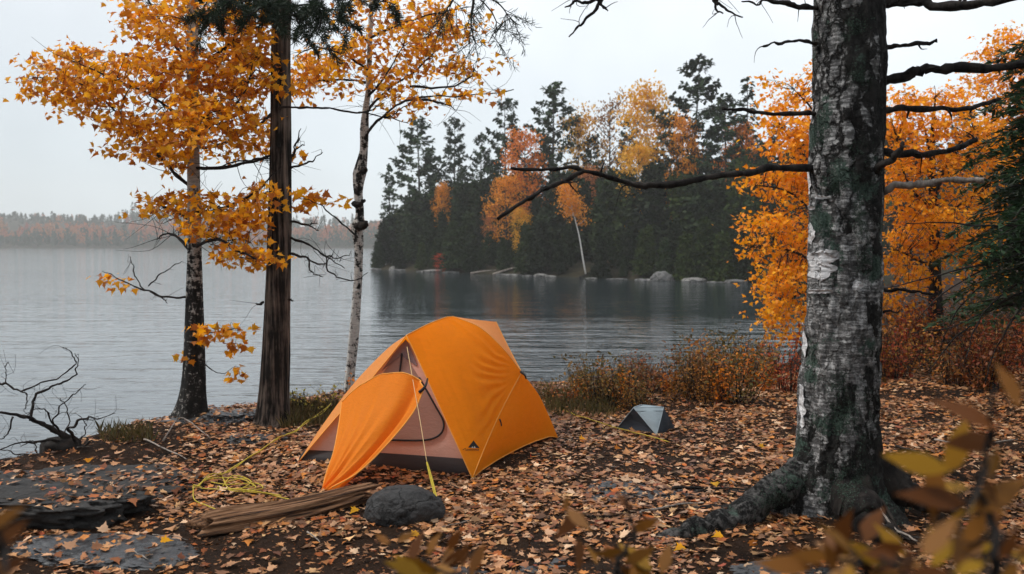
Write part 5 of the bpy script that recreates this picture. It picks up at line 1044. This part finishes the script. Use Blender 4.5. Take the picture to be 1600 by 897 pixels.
TW = [([(225, 690), (245, 698), (275, 712), (292, 722)], .008, 'grey_wood', 'pale stick lying on the ground below the amber birch'), ([(255, 692), (268, 676), (280, 664), (300, 672), (318, 684), (330, 690)], .007, 'grey_wood', 'bent pale stick at the roots of the amber birch'), ([(560, 672), (570, 690), (600, 800)][:2], .004, 'twig', None), ([(1050, 770), (1100, 768), (1180, 772)], .012, 'dark_bark', 'dark stick behind the long root of the old birch'), ([(1000, 805), (1050, 795), (1100, 790)], .009, 'grey_wood', 'grey stick among the leaves beside the long root'), ([(480, 835), (495, 846), (500, 852)], .005, 'grey_wood', 'short pale stick in the leaves below the log'), ([(700, 760), (740, 772), (790, 770)], .005, 'dark_bark', 'thin dark stick in the leaves in front of the tent corner'), ([(1460, 690), (1520, 700), (1590, 690)], .008, 'grey_wood', 'grey stick on the ground right of the old birch'), ([(1400, 700), (1460, 720), (1500, 745)], .01, 'dark_bark', 'dark stick on the ground right of the old birch')]
for k, (l, rr, mt, lab) in enumerate(TW):
    if lab is None: continue
    c = gline(l, rr * .8 + .012, 24); c[:, 2] += .05 * np.sin(np.linspace(0, math.pi, 24)) * (k == 1); g = Geo(); tube(g, c, rr, rr * .5, n=24, sides=7, smoothpath=False, knob=.15, seed=k, rough=.2); tag(build('fallen_stick', g, M[mt], base=c[0]), lab, 'stick')
sr = random.Random(31)
for k in range(70):
    Yq = sr.uniform(4.6, 9.5); x = sr.uniform(-.5, .5) * Yq * 1.1
    if in_tent(x, Yq) or polysd(np.array([x]), np.array([Yq]), NEAR)[0] < .3: continue
    a = sr.uniform(0, 6.28); L = sr.uniform(.06, .25); c = []
    for t in np.linspace(-.5, .5, 8):
        X_, Y_ = x + math.cos(a) * L * t + .01 * sr.uniform(-1, 1), Yq + math.sin(a) * L * t
        h = gb.ray_cast(Vector((X_, Y_, 1.5)), Vector((0, 0, -1))); c.append((X_, Y_, (h[0].z if h[0] else 0) + .016))
    g = Geo(); tube(g, c, .0035, .0015, n=8, sides=5, smoothpath=False); tag(build('fallen_twig', g, M[sr.choice(['twig', 'grey_wood'])], base=c[0]), 'small twig lying among the fallen leaves', 'twig', 'twigs among the fallen leaves')

# ------------------------------------------------------------------ near leafy shoots in front of the camera
def shoot(label, stem, Y, lv, fill, seed, mat='fore_leaf', size=.05):
    r = np.random.default_rng(seed); top = P(stem[-1][0], stem[-1][1], Y); lowp = P(stem[0][0], stem[0][1], Y); b = np.array([lowp[0] + .05, lowp[1] + .15, 0.]); b[2] = gz1(b[0], b[1])
    t = thing('leafy_shoot', b, label, 'shrub'); g = Geo(); c = tube(g, [b, b * .5 + lowp * .5 + [.03, .02, 0], lowp] + [P(x, y, Y) for x, y in stem[1:]], .006, .002, n=30, sides=6, jit=.015, seed=seed)
    pos = []; nor = []; dr = []; sz = []; yel = []
    for (x0, y0, x1, y1, yl) in lv:
        dy = r.uniform(-.06, .06); p = P(x0, y0, Y + dy); q = P(x1, y1, Y + dy + r.uniform(-.03, .03)); pos.append(p); dr.append(q - p); sz.append(np.linalg.norm(q - p)); nor.append([r.normal(0, .35), -.9, r.normal(.35, .35)]); yel.append(yl)
    for (cx, cy, rx, ry, n) in fill:
        for i in range(n):
            a = r.normal(0, .55, 2); p = P(cx + a[0] * rx, cy + a[1] * ry, Y + r.normal(0, .12)); d = r.normal(0, 1, 3) * [1, .5, .8]; pos.append(p); dr.append(d); sz.append(size * r.uniform(.6, 1.15)); nor.append([r.normal(0, .5), -.7, r.normal(.4, .5)]); yel.append(r.random() < .18)
    pos = np.array(pos); yel = np.array(yel, bool)
    for p, k in zip(pos, range(len(pos))):
        s = c[np.argmin(np.sum((c - p) ** 2, 1))]; tube(g, [s, (s + p) / 2 + [0, 0, -.01], p], .0022, .001, n=5, sides=4)
    build('stem', g, M['twig'], t)
    for m, mt in ((~yel, mat), (yel, 'fore_yellow')):
        if m.any():
            leaves('foliage', pos[m], np.array(nor)[m], np.array(dr)[m], np.array(sz)[m], [(.72 * a_, b_) for a_, b_ in SPEAR], M[mt], t, fold=.25, curl=.12, jig=.05, seed=seed)
    return t
shoot('blurred shoot with yellow and brown leaves right of the foot of the old birch', [(1560, 930), (1540, 800), (1520, 700), (1560, 600)], .95, [(1485, 735, 1382, 712, 1), (1475, 742, 1512, 655, 1), (1510, 788, 1400, 775, 0), (1540, 800, 1500, 860, 0), (1560, 690, 1490, 690, 0), (1555, 670, 1508, 598, 0), (1590, 640, 1602, 560, 0), (1530, 740, 1600, 700, 0), (1520, 800, 1590, 760, 0), (1460, 720, 1440, 800, 0), (1560, 700, 1530, 745, 0)], [(1540, 800, 60, 50, 9), (1585, 860, 50, 40, 10), (1480, 870, 60, 26, 9)], 91)
shoot('blurred brown leafy shoot along the bottom edge below the old birch roots', [(1350, 930), (1345, 880), (1330, 830)], 1.05, [(1290, 880, 1328, 805, 0), (1300, 870, 1235, 868, 0), (1340, 850, 1375, 790, 0), (1360, 860, 1420, 850, 0), (1270, 890, 1215, 870, 0)], [(1330, 875, 60, 24, 12), (1410, 880, 50, 26, 10)], 92)
shoot('blurred brown shoot with a long bare stem at the bottom right of centre', [(965, 940), (975, 860), (985, 820), (986, 770)], 1.35, [(905, 800, 862, 840, 0), (885, 795, 925, 830, 0), (905, 840, 898, 895, 0), (985, 800, 960, 775, 0), (985, 830, 1025, 815, 0), (975, 860, 935, 840, 0), (975, 880, 1020, 860, 0), (880, 800, 890, 770, 0)], [(970, 880, 36, 18, 8), (1010, 890, 24, 12, 4)], 93, size=.06)
shoot('blurred low brown leaves at the bottom edge in front of the boulder', [(670, 950), (668, 890), (665, 870)], 1.45, [(640, 880, 660, 830, 0), (650, 885, 618, 870, 1), (665, 870, 700, 850, 0), (690, 885, 730, 865, 0), (700, 860, 715, 830, 0), (610, 850, 590, 840, 0), (620, 845, 650, 832, 0)], [(670, 890, 45, 10, 8), (720, 890, 24, 8, 4)], 94, size=.055)
shoot('blurred brown leaves in the lower left corner', [(-20, 950), (0, 880), (-5, 820)], .8, [(-20, 900, 45, 870, 0), (-30, 830, 20, 790, 0), (-10, 860, 30, 815, 0)], [(0, 890, 24, 18, 4)], 95, size=.06)

# ------------------------------------------------------------------ air, sky, sun, camera
g = Geo(); x0, x1, y0, y1, z0, z1 = -700, 700, -320, 700, WATER - 4, 46
g.add([(x0, y0, z0), (x1, y0, z0), (x1, y1, z0), (x0, y1, z0), (x0, y0, z1), (x1, y0, z1), (x1, y1, z1), (x0, y1, z1)], [(0, 3, 2, 1), (4, 5, 6, 7), (0, 1, 5, 4), (1, 2, 6, 5), (2, 3, 7, 6), (3, 0, 4, 7)])
hm = bpy.data.materials.new('thin_mist'); hm.use_nodes = True; hm.node_tree.nodes.clear(); ho = hm.node_tree.nodes.new('ShaderNodeOutputMaterial'); hv = hm.node_tree.nodes.new('ShaderNodeVolumePrincipled')
hv.inputs['Color'].default_value = (.97, .97, .96, 1); hv.inputs['Density'].default_value = .0006; hv.inputs['Anisotropy'].default_value = .0; hm.node_tree.links.new(hv.outputs[0], ho.inputs['Volume'])
tag(build('haze', g, hm, smooth=False), 'thin grey mist over the lake', 'haze', kind='stuff')
SUN_EL, SUN_AZ = 54, -92          # azimuth from +Y towards +X
w = bpy.data.worlds.new('World'); scene.world = w; w.use_nodes = True; nt = w.node_tree; nt.nodes.clear()
out = nt.nodes.new('ShaderNodeOutputWorld'); bg = nt.nodes.new('ShaderNodeBackground'); sky = nt.nodes.new('ShaderNodeTexSky'); sky.sky_type = 'NISHITA'; sky.sun_disc = False; sky.sun_elevation = R(SUN_EL); sky.sun_rotation = R(SUN_AZ)
tcw = nt.nodes.new('ShaderNodeTexCoord'); sep = nt.nodes.new('ShaderNodeSeparateXYZ'); nt.links.new(tcw.outputs['Generated'], sep.inputs[0])
cr = nt.nodes.new('ShaderNodeValToRGB'); nt.links.new(sep.outputs[2], cr.inputs[0]); e = cr.color_ramp.elements; e[0].position = .0; e[0].color = (.68, .75, .80, 1); e[1].position = .35; e[1].color = (.90, .93, .955, 1); e.new(.12).color = (.75, .81, .85, 1)
ns = nt.nodes.new('ShaderNodeTexNoise'); ns.inputs['Scale'].default_value = 1.9; ns.inputs['Roughness'].default_value = .6; ns.inputs['Detail'].default_value = 4; nt.links.new(tcw.outputs['Generated'], ns.inputs[0])
nr = nt.nodes.new('ShaderNodeMapRange'); nr.inputs[1].default_value = .3; nr.inputs[2].default_value = .7; nr.inputs[3].default_value = 6.3; nr.inputs[4].default_value = 8.5; nt.links.new(ns.outputs[0], nr.inputs[0])
vm = nt.nodes.new('ShaderNodeVectorMath'); vm.operation = 'SCALE'; nt.links.new(cr.outputs[0], vm.inputs[0]); nt.links.new(nr.outputs[0], vm.inputs['Scale'])
mx = nt.nodes.new('ShaderNodeMix'); mx.data_type = 'RGBA'; mx.inputs[0].default_value = .9; nt.links.new(sky.outputs[0], mx.inputs[6]); gx = nt.nodes.new('ShaderNodeMapRange'); gx.inputs[1].default_value = -.5; gx.inputs[2].default_value = .15; gx.inputs[3].default_value = .86; gx.inputs[4].default_value = 1.04; nt.links.new(sep.outputs[0], gx.inputs[0])   # the overcast is thicker to the left
v2 = nt.nodes.new('ShaderNodeVectorMath'); v2.operation = 'SCALE'; nt.links.new(vm.outputs[0], v2.inputs[0]); nt.links.new(gx.outputs[0], v2.inputs['Scale']); nt.links.new(v2.outputs[0], mx.inputs[7])
nt.links.new(mx.outputs[2], bg.inputs[0]); bg.inputs[1].default_value = .10; nt.links.new(bg.outputs[0], out.inputs[0])
sl = bpy.data.lights.new('sun', 'SUN'); sl.energy = 1.5; sl.angle = R(11); sl.color = (1, .96, .9); so = bpy.data.objects.new('sun', sl); COL.objects.link(so)
az, el = R(SUN_AZ), R(SUN_EL); sd_ = Vector((math.sin(az) * math.cos(el), math.cos(az) * math.cos(el), math.sin(el))); so.rotation_euler = sd_.to_track_quat('Z', 'Y').to_euler(); so.location = (0, 0, 40)
cd = bpy.data.cameras.new('camera'); cd.sensor_width = 36; cd.lens = 36 * F / 1600; cd.clip_start = .05; cd.clip_end = 3000; co_ = bpy.data.objects.new('camera', cd); COL.objects.link(co_); co_.location = (0, 0, CAMH); co_.rotation_euler = (math.pi / 2 - PITCH, 0, 0)
cd.dof.use_dof = True; cd.dof.focus_distance = 6.6; cd.dof.aperture_fstop = 3.0; scene.camera = co_
vs = scene.view_settings; vs.view_transform = 'Standard'; vs.look = 'None'; vs.gamma = 1; vs.exposure = 0.76; vs.use_curve_mapping = False
cy = scene.cycles; cy.max_bounces = 6; cy.diffuse_bounces = 3; cy.glossy_bounces = 3; cy.transmission_bounces = 3; cy.volume_bounces = 1; cy.transparent_max_bounces = 6; cy.use_denoising = True
